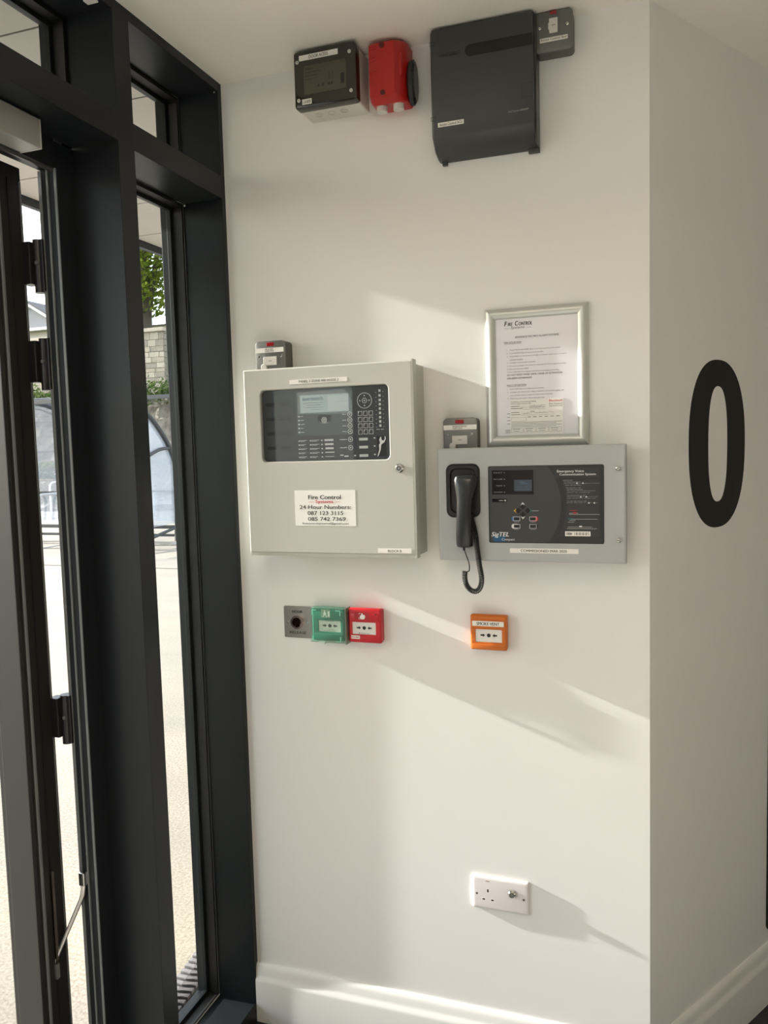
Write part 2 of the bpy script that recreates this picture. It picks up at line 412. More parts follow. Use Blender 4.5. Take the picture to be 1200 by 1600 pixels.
b = B(); prect(b, .243, .374, 1.724, 1.768, T0 + .0006); lcd = obj('lcd_screen', b, M('lcd_grey_blue', (.38, .47, .49), .2), fb)
b = B(); prect(b, .318, .372, 1.727, 1.764, T0 + .0009); obj('lcd_message_area', b, M('lcd_pale', (.50, .56, .56), .25), lcd)
b = B()
txt(b, 'eurotech', .250, .306, 1.754, 1.764, T0 + .0012, .01)
for i, (q0, q1) in enumerate(((.252, .308), (.262, .300), (.256, .303), (.276, .302))): prect(b, q0, q1, 1.7478 - i * .0056, 1.7486 - i * .0056, T0 + .0012)
obj('lcd_text', b, M('lcd_ink', (.08, .14, .22), .4), lcd)
# peeling protective film
b = B(); pts = [(.236, 1.776), (.362, 1.779), (.372, 1.768), (.383, 1.748), (.384, 1.722), (.378, 1.718), (.236, 1.721)]
v = [b.verts.new((x, -(.0995 + .0022 * abs(math.sin(i * 2.1))), z)) for i, (x, z) in enumerate(pts)]; c = b.verts.new((.31, -.0998, 1.748))
for i in range(len(v)): b.faces.new((v[i], v[(i + 1) % len(v)], c))
obj('peeling_film', b, glass('film', (.94, .96, .96), .04, .05), fb)
wp = M('white_print', (.62, .63, .63), .5)
b = B()
for i in range(5):
    z = 1.7155 - i * .0098; prect(b, .236, .241, z - .0018, z + .0018, T0 + .0004); prect(b, .243, .250 + .002 * (i % 3), z - .0006, z + .0006, T0 + .0004)
for i in range(5):
    z = 1.6545 - i * .0102
    for x in (.235, .266, .297): prect(b, x, x + .004, z - .0015, z + .0015, T0 + .0004)
    for x, w in ((.240, .018 - .003 * (i % 2)), (.271, .021 - .004 * (i == 4))): 
        prect(b, x, x + w, z + .0005, z + .0016, T0 + .0004); prect(b, x, x + w * .7, z - .0018, z - .0008, T0 + .0004)
for i in range(3): prect(b, .306 + .001 * i, .330, 1.6585 - .0102 * i - .006, 1.6585 - .0102 * i - .0012, T0 + .0004)
prect(b, .307, .332, 1.6235, 1.626, T0 + .0004); prect(b, .307, .331, 1.6135, 1.6148, T0 + .0004)
for z in (1.655, 1.635): prect(b, .347, .366, z - .0008, z + .0008, T0 + .0004)
prect(b, .347, .356, 1.6155, 1.6178, T0 + .0004); prect(b, .358, .369, 1.6125, 1.6155, T0 + .0004)
for z in (1.6545, 1.635, 1.6145): prect(b, .398, .421, z - .0032, z + .0032, T0 + .0004, .001)
for z in (1.6565, 1.637, 1.6165): prect(b, .436, .4405, z - .0015, z + .0015, T0 + .0004)
prect(b, .384, .389, 1.6135, 1.6165, T0 + .0004)
for z in (1.7165, 1.7025, 1.6885, 1.6745): prect(b, .355, .366, z - .0006, z + .0006, T0 + .0004)
for i, z in enumerate((1.770, 1.7585, 1.7475, 1.7375, 1.727, 1.7165, 1.706, 1.696, 1.686)):
    prect(b, .4515, .4572, z - .003, z + .003, T0 + .0004, .0015); prect(b, .443, .446, z - .0045, z - .0037, T0 + .0004); prect(b, .462, .4645, z - .003, z - .0022, T0 + .0004)
prect(b, .444, .452, 1.6763, 1.6775, T0 + .0004); prect(b, .455, .463, 1.6763, 1.6775, T0 + .0004)
txt(b, 'CONTROLS', .298, .318, 1.6955, 1.698, T0 + .0006)
obj('printed_legend', b, wp, fb, kind='stuff')
kb = B()
for i in range(3):
    for j in range(4):
        x = .4025 + i * .0140; z = 1.7170 - j * .0150
        frame2(kb, x - .0055, x + .0055, z - .0058, z + .0058, T0 + .0006, .0011)
        txt(kb, '123456789*0#'[j * 3 + i], x - .0045, x - .0025, z + .001, z + .0045, T0 + .0009)
obj('keypad', kb, wp, fb)
b = B(); annulus(b, .415, 1.748, .0178, .0192, T0, T0 + .0005); annulus(b, .415, 1.748, .0052, .0065, T0, T0 + .0005, 20)
for dx, dz in ((0, .012), (0, -.012), (.012, 0), (-.012, 0)): prect(b, .415 + dx - .0015, .415 + dx + .0015, 1.748 + dz - .0015, 1.748 + dz + .0015, T0 + .0006)
prect(b, .413, .417, 1.7465, 1.7495, T0 + .0006); obj('navigation_ring', b, wp, fb)
for z in (1.7165, 1.7025, 1.6885, 1.6745, 1.655, 1.6345):
    b = B(); annulus(b, .3755, z, .0050, .0062, T0, T0 + .0007, 20); prect(b, .3738, .3772, z - .0015, z + .0015, T0 + .0008); obj('round_key', b, wp, fb)
b = B(); annulus(b, .307, 1.705, .0055, .007, T0, T0 + .0008, 20); annulus(b, .307, 1.705, .002, .0035, T0, T0 + .0008, 14); obj('centre_key', b, wp, fb)
b = B(); prect(b, .289, .326, 1.701, 1.717, T0 + .0002, .006); obj('centre_key_field', b, M('slot_grey', (.022, .022, .024), .5), fb)
b = B(); prect(b, .4445, .4685, 1.612, 1.661, T0 + .0002, .001); obj('key_clip_field', b, blackp, fb)
b = B(); poly(b, [(.445, 1.612), (.4475, 1.6125), (.4535, 1.627), (.4555, 1.640), (.4635, 1.6455), (.4675, 1.6535), (.4665, 1.6595), (.4645, 1.6600), (.4645, 1.6525), (.4605, 1.6495), (.4565, 1.6515), (.4555, 1.6585), (.4535, 1.6590), (.4505, 1.6515), (.4525, 1.6440), (.4495, 1.640), (.4500, 1.628)], T0 + .0008)
obj('spanner_symbol', b, M('pale_print', (.75, .76, .75), .5), fb)
obj('window_pane', bx(.1375, .4795, -.1045, -.1030, 1.6045, 1.7835), glass('acrylic_window', (.97, .98, .98), .012), t)
tp = obj('name_strip', pl(.221, .376, 1.796, 1.8065, .110, .1106, .0005, 0), label_w, t)
b = B(); txt(b, 'PANEL 3 ZONE 400 NODE 3', .247, .353, 1.7985, 1.8045, .1109, .012); obj('lettering', b, ink, tp)
tp = obj('block_strip', pl(.443, .529, 1.3765, 1.3875, .110, .1106, .0005, 0), label_w, t)
b = B(); txt(b, 'BLOCK B', .469, .504, 1.379, 1.3845, .1109, .012); obj('lettering', b, ink, tp)
tp = obj('phone_sticker', pl(.224, .388, 1.4415, 1.531, .110, .1104, .0005, 0), M('sticker_white', (.84, .83, .81), .4), t)
b = B()
txt(b, 'Fire Control', .2615, .350, 1.5085, 1.519, .1107, .035)
txt(b, '24 Hour Numbers:', .237, .376, 1.484, 1.494, .1107, .02)
txt(b, '087 123 3115', .2585, .355, 1.469, 1.479, .1107, .02)
txt(b, '085 742 7369', .259, .361, 1.4545, 1.464, .1107, .02)
txt(b, 'firecontrolsystemsl@gmail.com', .243, .3685, 1.4445, 1.4505, .1107, .018)
obj('lettering', b, ink, tp)
b = B(); txt(b, 'Systems', .281, .3295, 1.4965, 1.5065, .1107, .035); prect(b, .262, .278, 1.5015, 1.5022, .1107); prect(b, .333, .349, 1.5015, 1.5022, .1107); obj('red_lettering', b, redink, tp)
lk = obj('lock', disc(B(), .504, 1.582, .0105, .110, .116, 24, bev=.003), chrome, t, smooth=True)
obj('keyway', annulus(B(), .504, 1.582, .0015, .0065, .116, .1175, 20), M('dark_steel', (.18, .17, .16), .3, metal=1.), lk)

# ---------------------------------------------------------------- voice communication panel
t = root('voice_communication_panel', (.807, 0, 1.357), 'cool grey emergency voice panel with black telephone handset', 'intercom panel')
obj('body', bx(.600, 1.016, -.068, 0, 1.362, 1.622), commm, t)
obj('cover', pl(.590, 1.0245, 1.357, 1.6265, .058, .080, .002, .005), commm, t)
cr_ = obj('handset_cradle', ring(B(), (.611, .693, 1.4615, 1.589), (.623, .682, 1.4735, 1.5765), .080, .0865, .017, .014, .004, .002), blackp, t, smooth=True)
b = B(); plate(b, .622, .683, 1.473, 1.577, .0795, .0812, .014, 0); obj('cradle_well', b, gasket, cr_)
fp = obj('control_fascia', pl(.7125, .976, 1.4015, 1.582, .080, .0812, .004, .0004), M('black_fascia', (.022, .023, .024), .36), t)
TF = .0815
def arcfield():
    b = B(); pts = []
    cxx, cz, r = .741, 1.4915, .1405
    for i in range(15):
        a = math.radians(-39 + 78 * i / 14); pts.append((cxx + r * math.cos(a) + .0, cz + r * math.sin(a)))
    poly(b, [(.7165, 1.404)] + [(pts[0][0], 1.404)] + pts + [(pts[-1][0], 1.5795), (.7165, 1.5795)], TF); return b
obj('grey_field', arcfield(), M('charcoal_print', (.040, .042, .043), .42), fp)
b = B(); prect(b, .722, .8185, 1.5155, 1.572, TF + .0003, .001); sc_ = obj('status_window', b, M('smoked_window', (.008, .008, .009), .12), fp)
b = B(); prect(b, .774, .815, 1.523, 1.5495, TF + .0006); obj('lcd_screen', b, M('dim_lcd', (.045, .06, .085), .4), sc_)
b = B(); [prect(b, *q, TF + .0009) for q in ((.786, .800, 1.543, 1.5445), (.789, .806, 1.5395, 1.541), (.779, .795, 1.532, 1.533), (.799, .806, 1.532, 1.533), (.779, .809, 1.527, 1.528))]
obj('lcd_text', b, M('lcd_ink', (.08, .14, .22), .4), sc_)
gp = M('grey_print', (.30, .31, .31), .5)
b = B()
for i, (w, s_) in enumerate(((.020, 'FAULT'), (.020, 'IN USE'), (.014, 'MAINS'), (.020, 'SYSTEM'))):
    z = 1.5665 - i * .0152; txt(b, s_, .7465 - w, .7465, z - .0015, z + .0015, TF + .0006); prect(b, .7505, .7525, z - .001, z + .001, TF + .0006)
prect(b, .738, .748, 1.5003, 1.5025, TF + .0006)
obj('status_legend', b, gp, sc_)
b = B(); prect(b, .7215, .757, 1.4975, 1.5055, TF + .0003); obj('lamp_strip', b, M('smoked_window', (.008, .008, .009), .12), fp)
b = B(); prect(b, .7505, .7545, 1.4998, 1.5032, TF + .0006); obj('lamp_window', b, wp, fp)
def diamond(x, z, r, tip, col, nm):
    b = B(); plate(b, x - r, x + r, z - r, z + r, .0812, .0822, r * .28, .0003)
    bmesh.ops.rotate(b, verts=b.verts, cent=(x, 0, z), matrix=Matrix.Rotation(math.radians(45), 3, 'Y'))
    k = obj('diamond_key', b, blackp, fp, label=nm)
    b = B(); dx, dz = tip; px, pz = -dz, dx; R0 = r * 1.75
    o_ = [(x + dx * R0 * 1.25, z + dz * R0 * 1.25), (x + px * R0 * .62 + dx * R0 * .45, z + pz * R0 * .62 + dz * R0 * .45), (x + dx * R0 * .72, z + dz * R0 * .72), (x - px * R0 * .62 + dx * R0 * .45, z - pz * R0 * .62 + dz * R0 * .45)]
    poly(b, o_, .0825); obj('key_pointer', b, col, k)
gold = M('amber_print', (.55, .32, .03), .5); green_ = M('dark_green_print', (.02, .16, .12), .5)
diamond(.7935, 1.4865, .0050, (0, 1), wp, 'key with white up pointer'); diamond(.7825, 1.4775, .0050, (-1, 0), gold, 'key with amber left pointer')
diamond(.8045, 1.4775, .0050, (1, 0), green_, 'key with dark green right pointer'); diamond(.7935, 1.4685, .0050, (0, -1), wp, 'key with white down pointer')
b = B(); prect(b, .772, .7775, 1.4770, 1.4778, TF + .0006); obj('amber_tail', b, gold, fp)
b = B(); prect(b, .812, .830, 1.4765, 1.4780, TF + .0006); obj('key_legend', b, gp, fp)
for (x, z, cl, side, nm) in ((.7785, 1.4585, (.01, .10, .28), -1, 'blue sided key'), (.8165, 1.4585, (.60, .015, .03), 1, 'red sided key'), (.7785, 1.4410, (.70, .70, .70), -1, 'white sided key'), (.8165, 1.4410, (.006, .006, .006), 1, 'black sided key')):
    cm = M('key_' + nm.split()[0], cl, .45)
    b = B(); prect(b, x - .009 + side * .003, x + .009 + side * .003, z - .0057, z + .0057, TF + .0003, .005)
    k = obj('function_key', b, cm, fp, label=nm)
    b = B(); frame2(b, x - .0082, x + .0082, z - .0050, z + .0050, TF + .0006, .0009); obj('key_outline', b, wp, k)
    obj('key_cap', pl(x - .0062, x + .0062, z - .0036, z + .0036, .0812, .0830, .0015, .0005), blackp, k)
    b = B(); prect(b, x - .006, x + .006, z - .0078, z - .0068, TF + .0006); obj('key_caption', b, gp, k)
b = B(); prect(b, .7235, .752, 1.4045, 1.4185, TF + .0002, .003); obj('logo_blue_field', b, M('logo_blue', (.01, .09, .20), .4), fp)
b = B(); txt(b, 'SigTEL', .7185, .7605, 1.4135, 1.4270, TF + .0007, .02, .25); txt(b, 'Compact', .743, .7735, 1.4058, 1.4125, TF + .0007)
obj('logo_lettering', b, M('pale_print', (.75, .76, .75), .5), fp)
b = B(); txt(b, 'Emergency Voice', .8725, .9325, 1.5635, 1.5705, TF + .0004, .015); txt(b, 'Communication System', .878, .9585, 1.5565, 1.5630, TF + .0004, .015)
obj('title_lettering', b, M('pale_print', (.75, .76, .75), .5), fp)
b = B()
poly(b, [(.868, 1.552), (.866, 1.575), (.967, 1.575), (.967, 1.552)], TF)
pts = [(.741 + .152 * math.cos(math.radians(a)), 1.4915 + .152 * math.sin(math.radians(a))) for a in range(-28, 23, 4)]
poly(b, [(.966, 1.4180), (.966, 1.5495)] + [(p[0], p[1]) for p in pts[::-1]] + [(.866, 1.4180)], TF)
obj('instruction_field', b, M('deep_grey_print', (.030, .031, .033), .45), fp)
b = B(); zl = 1.5480
ins = [('INSTRUCTIONS', 0, .885), ('To call an outstation', .003, .925), ('Press the arrow keys to select an outstation', .004, .966), ('then lift handset', .006, .926), None,
       ('To answer a call', .008, .925), ('lift the handset', .010, .930), ('The display will show the outstation', .010, .957), ('that is calling', .010, .945), None,
       ('To disconnect a call', .010, .935), ('Select the line with the arrow keys', .010, .962), ('then press the accept key', .010, .958), None,
       ('To view all current calls', .010, .938), ('press the left or right key', .010, .962)]
for l in ins:
    if l:
        x0 = .885 + (0 if l[1] == 0 else l[1]); txt(b, l[0], x0 - .0005 if l[1] else .885, max(l[2], x0 + .022), zl - .0024, zl, TF + .0005)
    zl -= .0036 if l else .0026
for z, x0, x1 in ((1.4710, .899, .919), (1.4575, .903, .962), (1.4685, .899, .966), (1.4505, .896, .910), (1.4395, .896, .950), (1.4358, .894, .960), (1.4545, .899, .913)):
    prect(b, x0, x1, z, z + .0012, TF + .0005)
obj('instruction_lettering', b, gp, fp)
b = B(); prect(b, .899, .917, 1.4775, 1.4788, TF + .0006); prect(b, .9075, .9155, 1.4700, 1.4745, TF + .0007); obj('red_instruction', b, M('red_dull', (.35, .02, .03), .5), fp)
b = B(); prect(b, .896, .909, 1.4582, 1.4596, TF + .0007); obj('teal_instruction', b, M('teal_print', (.02, .22, .24), .5), fp)
b = B()
for x, z in ((.917, 1.5405), (.930, 1.5405), (.925, 1.5095), (.9375, 1.5095), (.943, 1.4955), (.955, 1.4955)): poly(b, [(x - .0022, z - .0018), (x + .0022, z - .0018), (x, z + .002)], TF + .0007)
prect(b, .921, .9275, 1.4398, 1.4428, TF + .0007)
obj('white_marks', b, M('pale_print', (.75, .76, .75), .5), fp, kind='stuff')
bl = obj('serial_label', pl(.8895, .946, 1.4190, 1.4300, .0818, .0821, .001, 0), label_w, fp)
b = B(); txt(b, '480', .8925, .9055, 1.4212, 1.4276, .0824, .02, 0, True)
for i in range(8): 
    w = .0018 if i % 2 else .0009; prect(b, .911 + i * .0035, .911 + i * .0035 + w, 1.4212, 1.4276, .0824)
txt(b, 'S', .939, .943, 1.4212, 1.4276, .0824, 0, 0, True); obj('barcode', b, ink, bl)
tp = obj('date_strip', pl(.7615, .919, 1.378, 1.389, .080, .0806, .0005, 0), label_w, t)
b = B(); txt(b, 'COMMISSIONED MAR 2025', .787, .893, 1.3805, 1.3865, .0809, .012); obj('lettering', b, ink, tp)
screw(t, 1.0062, 1.572, .0052, .080, .084); screw(t, 1.0072, 1.4105, .0052, .080, .084)

# handset hangs in the cradle: a thing of its own
t = root('telephone_handset', (.66, -.1, 1.39), 'black telephone handset hanging in the cradle of the grey voice panel', 'telephone')
secs = [(1.391, .657, .0135, .0090, .092), (1.394, .657, .0185, .0130, .094), (1.404, .657, .0195, .0150, .097), (1.425, .658, .0185, .0130, .104), (1.452, .659, .0172, .0115, .109), (1.480, .660, .0168, .0110, .110),
        (1.505, .661, .0178, .0115, .108), (1.522, .662, .0215, .0125, .105), (1.538, .6625, .0255, .0140, .102), (1.552, .6625, .0268, .0145, .100), (1.560, .6625, .0245, .0115, .099), (1.563, .6625, .0185, .0070, .098)]
rings = []
for z, x, a, d, tt in secs:
    rg = []
    for k in range(24):
        an = 2 * math.pi * k / 24; cs, sn = math.cos(an), math.sin(an)
        px = math.copysign(abs(cs) ** .65, cs) * a; pt = math.copysign(abs(sn) ** .65, sn) * d
        rg.append((x + px, -(tt + pt), z))
    rings.append(rg)
b = B(); loft(b, rings); hb = obj('grip', b, M('handset_black', (.012, .014, .015), .28), t, smooth=True)
b = B(); tube(b, [(.654, -.094, 1.391), (.655, -.094, 1.384)], .003, 8); obj('strain_relief', b, blackp, t)
# coiled cord, path in the plane just in front of the wall and cover
path = [(.673, 1.470, .099), (.677, 1.452, .096), (.683, 1.421, .094), (.686, 1.390, .093), (.689, 1.350, .086), (.693, 1.318, .082), (.690, 1.296, .080), (.680, 1.284, .080), (.666, 1.286, .080), (.655, 1.300, .080), (.652, 1.318, .081), (.653, 1.332, .082)]
def cat(P_, n):
    P_ = [Vector(p) for p in P_]; out = []
    P2 = [P_[0] * 2 - P_[1]] + P_ + [P_[-1] * 2 - P_[-2]]
    for i in range(1, len(P2) - 2):
        a, b_, c, d = P2[i - 1:i + 3]
        for k in range(n):
            u = k / n
            out.append(.5 * ((2 * b_) + (-a + c) * u + (2 * a - 5 * b_ + 4 * c - d) * u * u + (-a + 3 * b_ - 3 * c + d) * u ** 3))
    out.append(P_[-1]); return out
cl = cat([(x, -t_, z) for x, z, t_ in path], 24)
acc = [0]
for i in range(1, len(cl)): acc.append(acc[-1] + (cl[i] - cl[i - 1]).length)
tot = acc[-1]; turns = int(tot / .0034); NS = turns * 9; hp = []; j = 0
for i in range(NS + 1):
    s = tot * i / NS
    while j < len(acc) - 2 and acc[j + 1] < s: j += 1
    u = (s - acc[j]) / max(acc[j + 1] - acc[j], 1e-9); p = cl[j].lerp(cl[j + 1], u); d = (cl[j + 1] - cl[j]).normalized()
    n1 = Vector((0, -1, 0)); n2 = d.cross(n1).normalized(); a = 2 * math.pi * turns * i / NS
    hp.append(p + (n1 * math.cos(a) + n2 * math.sin(a)) * .0056)
b = B(); tube(b, hp, .00135, 5); obj('coiled_cord', b, blackp, t, smooth=True)
b = B(); tube(b, cat([(.655, -.094, 1.385), (.660, -.092, 1.370), (.6645, -.088, 1.352), (.6640, -.084, 1.335), (.6590, -.082, 1.331)], 6), .0014, 6); obj('straight_cord', b, blackp, t, smooth=True)

# ---------------------------------------------------------------- framed notice
t = root('notice_frame', (.817, 0, 1.627), 'silver snap frame with typed fire instructions above the voice panel', 'notice')
X0, X1, Z0, Z1, FW = .6955, .9385, 1.6275, 1.9555, .0255
alu = M('satin_aluminium', (.60, .61, .59), .36, metal=.45, bump=.03, bscale=300)
def side(a, b_):   # outer corner a -> outer corner b_, inward normal on the left
    a = Vector(a); b_ = Vector(b_); d = (b_ - a).normalized(); n = Vector((-d.y, d.x))
    prof = [(0, 0), (0, .004), (.002, .0085), (.007, .0125), (.0125, .0138), (.018, .0122), (.0235, .0085), (FW, .0055), (FW, 0)]
    rings = [[(a.x + n.x * w + d.x * w, -t_, a.y + n.y * w + d.y * w) for w, t_ in prof], [(b_.x + n.x * w - d.x * w, -t_, b_.y + n.y * w - d.y * w) for w, t_ in prof]]
    bm = B(); loft(bm, rings); return bm
cs = [(X0, Z0), (X1, Z0), (X1, Z1), (X0, Z1)]
for i in range(4): obj('frame_side', side(cs[i], cs[(i + 1) % 4]), alu, t, smooth=True)
sh = obj('notice_sheet', bx(X0 + .01, X1 - .01, -.004, -.001, Z0 + .01, Z1 - .01), paper, t)
TP = .0043
b = B()
txt(b, 'F', .742, .7495, 1.9135, 1.9245, TP, .03, .2); txt(b, 'IRE', .7505, .7625, 1.9135, 1.9215, TP, .03, .2)
txt(b, 'C', .7675, .7755, 1.9135, 1.9245, TP, .03, .2); txt(b, 'ONTROL', .7765, .8085, 1.9135, 1.9215, TP, .03, .2); txt(b, 'Systems', .757, .791, 1.9045, 1.9125, TP, 0, .35)
prect(b, .742, .754, 1.9075, 1.9080, TP); prect(b, .794, .806, 1.9075, 1.9080, TP)
obj('heading_lettering', b, ink, sh)
b = B()
txt(b, 'ADVANCE MX PRO ALARM SYSTEMS', .767, .8705, 1.8838, 1.8885, TP, .008)
txt(b, 'FIRE SITUATION', .741, .782, 1.8722, 1.8765, TP, .006); prect(b, .741, .782, 1.8708, 1.8713, TP)
L_ = [(1.8565, .7475, .8735, '1.   Press MUTE BUZZER (Key 1) on the controls and release'), (1.8490, .7475, .8345, '2.   Press SILENCE (Key 2) silence alarm sounders'), (1.8415, .7475, .8875, '3.   Read display on the panel, it will light to indicate which zone is in alarm'),
      (1.8340, .754, .7855, 'activation location'), (1.8265, .7475, .8145, '4.   Investigate cause of alarm activation'), (1.8190, .7475, .8860, '5. If all reset and display "fire" comes on, carry out fire drill and clear the building'),
      (1.8115, .7475, .7995, '6. when you then press RESET'), (1.8045, .7475, .8700, '7. If it is a false alarm the engineer will attend and investigate the building')]
for z, a, c_, s_ in L_: txt(b, s_, a, c_, z - .0022, z + .0014, TP)
txt(b, 'DO NOT RESET PANEL UNTIL CAUSE OF ACTIVATION', .7475, .8775, 1.7955, 1.7995, TP, .012); txt(b, 'HAS BEEN DETERMINED', .7475, .8065, 1.7875, 1.7915, TP, .012)
txt(b, 'FAULT SITUATION', .7465, .7925, 1.7710, 1.7750, TP, .006); prect(b, .7465, .7925, 1.7697, 1.7702, TP)
for z, a, c_, s_ in ((1.7640, .7475, .8345, '1.   Press MUTE (Key 1) to silence internal buzzer'), (1.7565, .7475, .8805, '2.   Investigate and read the L.C.D. display, if the fault is recorded the engineer will'), (1.7490, .754, .8545, 'enter call maintenance company and inform them of the fault'), (1.7415, .7475, .8355, '3.   If fault clears the system will automatically reset')):
    txt(b, s_, a, c_, z - .0022, z + .0014, TP)
for z in (1.7045, 1.6965, 1.6885, 1.6805): prect(b, .746, .7535, z, z + .0012, TP)
for z in (1.6655, 1.6625, 1.6595): prect(b, .741, .7535, z, z + .001, TP)
obj('typed_lettering', b, M('grey_ink', (.10, .10, .11), .5), sh)
ct = root('service_certificate', (.816, -.0045, 1.653), 'small white service certificate with red corner print inside the silver notice frame', 'certificate')
cs_ = obj('sheet', bx(.7535, .8790, -.0052, -.0044, 1.6535, 1.7390), M('cert_white', (.82, .81, .80), .5), ct)
TC = .0055
b = B()
txt(b, 'Certificate of servicing/testing', .7555, .8155, 1.7310, 1.7345, TC, .01); txt(b, 'of Fire Alarm Systems (A)', .7555, .8035, 1.7265, 1.7300, TC, .01)
txt(b, 'Fire Control', .8465, .8765, 1.7235, 1.7275, TC, .012); txt(b, 'Systems Ltd', .8465, .8765, 1.7180, 1.7220, TC, .012)
for z, a, c_ in ((1.7215, .7555, .776), (1.7165, .7555, .784), (1.7070, .7555, .776), (1.7020, .7555, .778), (1.7085, .802, .812)): prect(b, a, c_, z, z + .0012, TC)
for z, a, c_ in ((1.7195, .778, .838), (1.7145, .784, .838), (1.7055, .780, .838), (1.7005, .780, .860)): prect(b, a, c_, z, z + .0004, TC)
for i in range(6): prect(b, .795 + i * .0135, .803 + i * .0135, 1.6955, 1.6968, TC)
frame2(b, .7560, .7920, 1.6865, 1.6960, TC, .0004)
for i in range(4): prect(b, .7560, .876 - .013 * (i % 2), 1.6835 - i * .0034, 1.6843 - i * .0034, TC)
for i in range(4):
    frame2(b, .7560 + i * .0300, .7845 + i * .0300, 1.6600, 1.6705, TC, .0004); prect(b, .760 + i * .03, .7775 + i * .03, 1.6675, 1.6685, TC)
    prect(b, .761 + i * .03, .7755 + i * .03, 1.6630, 1.6638, TC)
obj('form_print', b, M('grey_ink', (.10, .10, .11), .5), cs_)
b = B()
for (x0, x1, z, sd) in ((.800, .838, 1.7225, 1), (.800, .836, 1.7180, 2), (.813, .858, 1.7055, 3), (.785, .800, 1.7045, 4)):
    random.seed(sd); pts = []; n = int((x1 - x0) / .0014)
    for i in range(n): pts.append((x0 + (x1 - x0) * i / n + random.uniform(-.0006, .0006), -TC - .0003, z + random.uniform(-.0018, .0022)))
    tube(b, pts, .00028, 3)
obj('handwriting', b, M('pen_ink', (.08, .08, .12), .5), cs_)
b = B(); txt(b, 'Blacktech', .8465, .8765, 1.7305, 1.7355, TC, .015); obj('red_lettering', b, redink, cs_)

# ---------------------------------------------------------------- fused spur units
boxgrey = M('metal_clad_grey', (.17, .17, .165), .38, metal=.45, bump=.06, bscale=600)
boxside = M('metal_clad_dark', (.12, .115, .105), .42, metal=.35)
neon = M('neon_red', (.32, .008, .012), .2, coat=.6)
def spur(x0, z0, t1, label, lab, fuse, labz, scr, keyed, lines, led):
    x1, z1 = x0 + .0845, z0 + .086
    t = root('fused_spur', ((x0 + x1) / 2, 0, z0), label, 'fused spur', 'grey metal fused spur units')
    obj('back_box', pl(x0, x1, z0, z1, 0, t1 - .004, .010, .0005), boxside, t, smooth=True)
    fpz = obj('face_plate', pl(x0 - .0005, x1 + .0005, z0 - .0005, z1 + .0005, t1 - .004, t1, .011, .0015), boxgrey, t, smooth=True)
    obj('neon_lens', pl(led[0], led[1], led[2], led[3], t1, t1 + .0018, .0015, .0008), neon, t)
    fc = obj('fuse_carrier', pl(*fuse, t1, t1 + .004, .0012, .001), M('off_white_plastic', (.62, .60, .57), .4), t)
    cx_ = (fuse[0] + fuse[1]) / 2; b = B(); prect(b, cx_ - .004, cx_ + .005, (fuse[2] + fuse[3]) / 2 - .0008, (fuse[2] + fuse[3]) / 2 + .0006, t1 + .0043); obj('mark', b, M('grey_ink', (.10, .10, .11), .5), fc)
    if keyed:
        obj('fuse_lever', disc(B(), fuse[0] + .001, fuse[2] - .004, .0085, t1, t1 + .005, 20, bev=.0015), M('off_white_plastic', (.62, .60, .57), .4), t, smooth=True)
    else:
        obj('fuse_lever', pl(fuse[0] - .0022, fuse[0], fuse[2] + .008, fuse[3] - .010, t1, t1 + .005, .0005, .0004), M('off_white_plastic', (.62, .60, .57), .4), t)
    for s_ in scr: screw(t, s_[0], s_[1], .0036, t1, t1 + .0016)
    tp = obj('label_strip', pl(*lab, t1 + .0001, t1 + .0006, .0005, 0), label_w, t)
    b = B(); n = len(lines); H = lab[3] - lab[2]
    for i, (s_, a, c_) in enumerate(lines):
        zt = lab[3] - H * (.14 + .80 * i / n); hh = H * .72 / n * (.85 if n > 1 else 1)
        txt(b, s_, a, c_, zt - hh, zt, t1 + .0009, .006)
    obj('lettering', b, ink, tp)
spur(.827, 2.508, .040, 'grey metal fused spur at the ceiling, right of the dark controller box', (.839, .9005, 2.529, 2.538), (.860, .879, 2.546, 2.5775), None, [(.8385, 2.561), (.8995, 2.561)], False, [('Access Control Spur', .841, .899)], (.862, .8765, 2.5865, 2.5935))
spur(.0955, 1.830, .045, 'grey metal fused spur half hidden behind the top of the fire alarm panel', (.098, .1765, 1.8865, 1.8985), (.119, .1575, 1.8535, 1.8755), None, [(.1060, 1.8765), (.1685, 1.8765)], True, [('FIRE ALARM', .123, .147), ('FUSED SPUR', .123, .149)], (.1285, .1495, 1.9030, 1.9120))
spur(.5935, 1.6128, .032, 'grey metal fused spur half hidden behind the voice panel beside the silver frame', (.5945, .6765, 1.6708, 1.6822), (.6160, .6540, 1.6355, 1.6565), None, [(.6040, 1.6585), (.6645, 1.6590)], True, [('DISABLED REFUGE', .617, .652), ('FUSED SPUR', .617, .641)], (.6240, .6450, 1.6855, 1.6945))

# ---------------------------------------------------------------- door access box
t = root('junction_box', (.335, 0, 2.457), 'white enclosure with smoked black lid marked DOOR ACESS under the ceiling', 'enclosure')
BXm = M('light_grey_abs', (.60, .585, .545), .45)
obj('base', pl(.257, .414, 2.458, 2.588, 0, .074, .006, .001), BXm, t, smooth=True)
lid = obj('lid', pl(.256, .417, 2.456, 2.589, .072, .096, .007, .004), M('smoked_lid', (.020, .017, .012), .16, coat=.5), t, smooth=True)
b = B(); prect(b, .282, .392, 2.486, 2.553, .0964, .002); il = obj('inner_plate', b, M('murky_brown', (.075, .065, .045), .45), lid)
b = B()
for i, w in enumerate((.022, .040, .034, .018)): prect(b, .286, .286 + w, 2.544 - i * .008, 2.5455 - i * .008, .0967)
for x in (.318, .330, .345, .352): prect(b, x, x + .005, 2.500, 2.506, .0967)
prect(b, .348, .3495, 2.514, 2.530, .0967); prect(b, .356, .3575, 2.512, 2.532, .0967)
obj('inner_print', b, M('murky_dark', (.02, .018, .013), .4), lid)
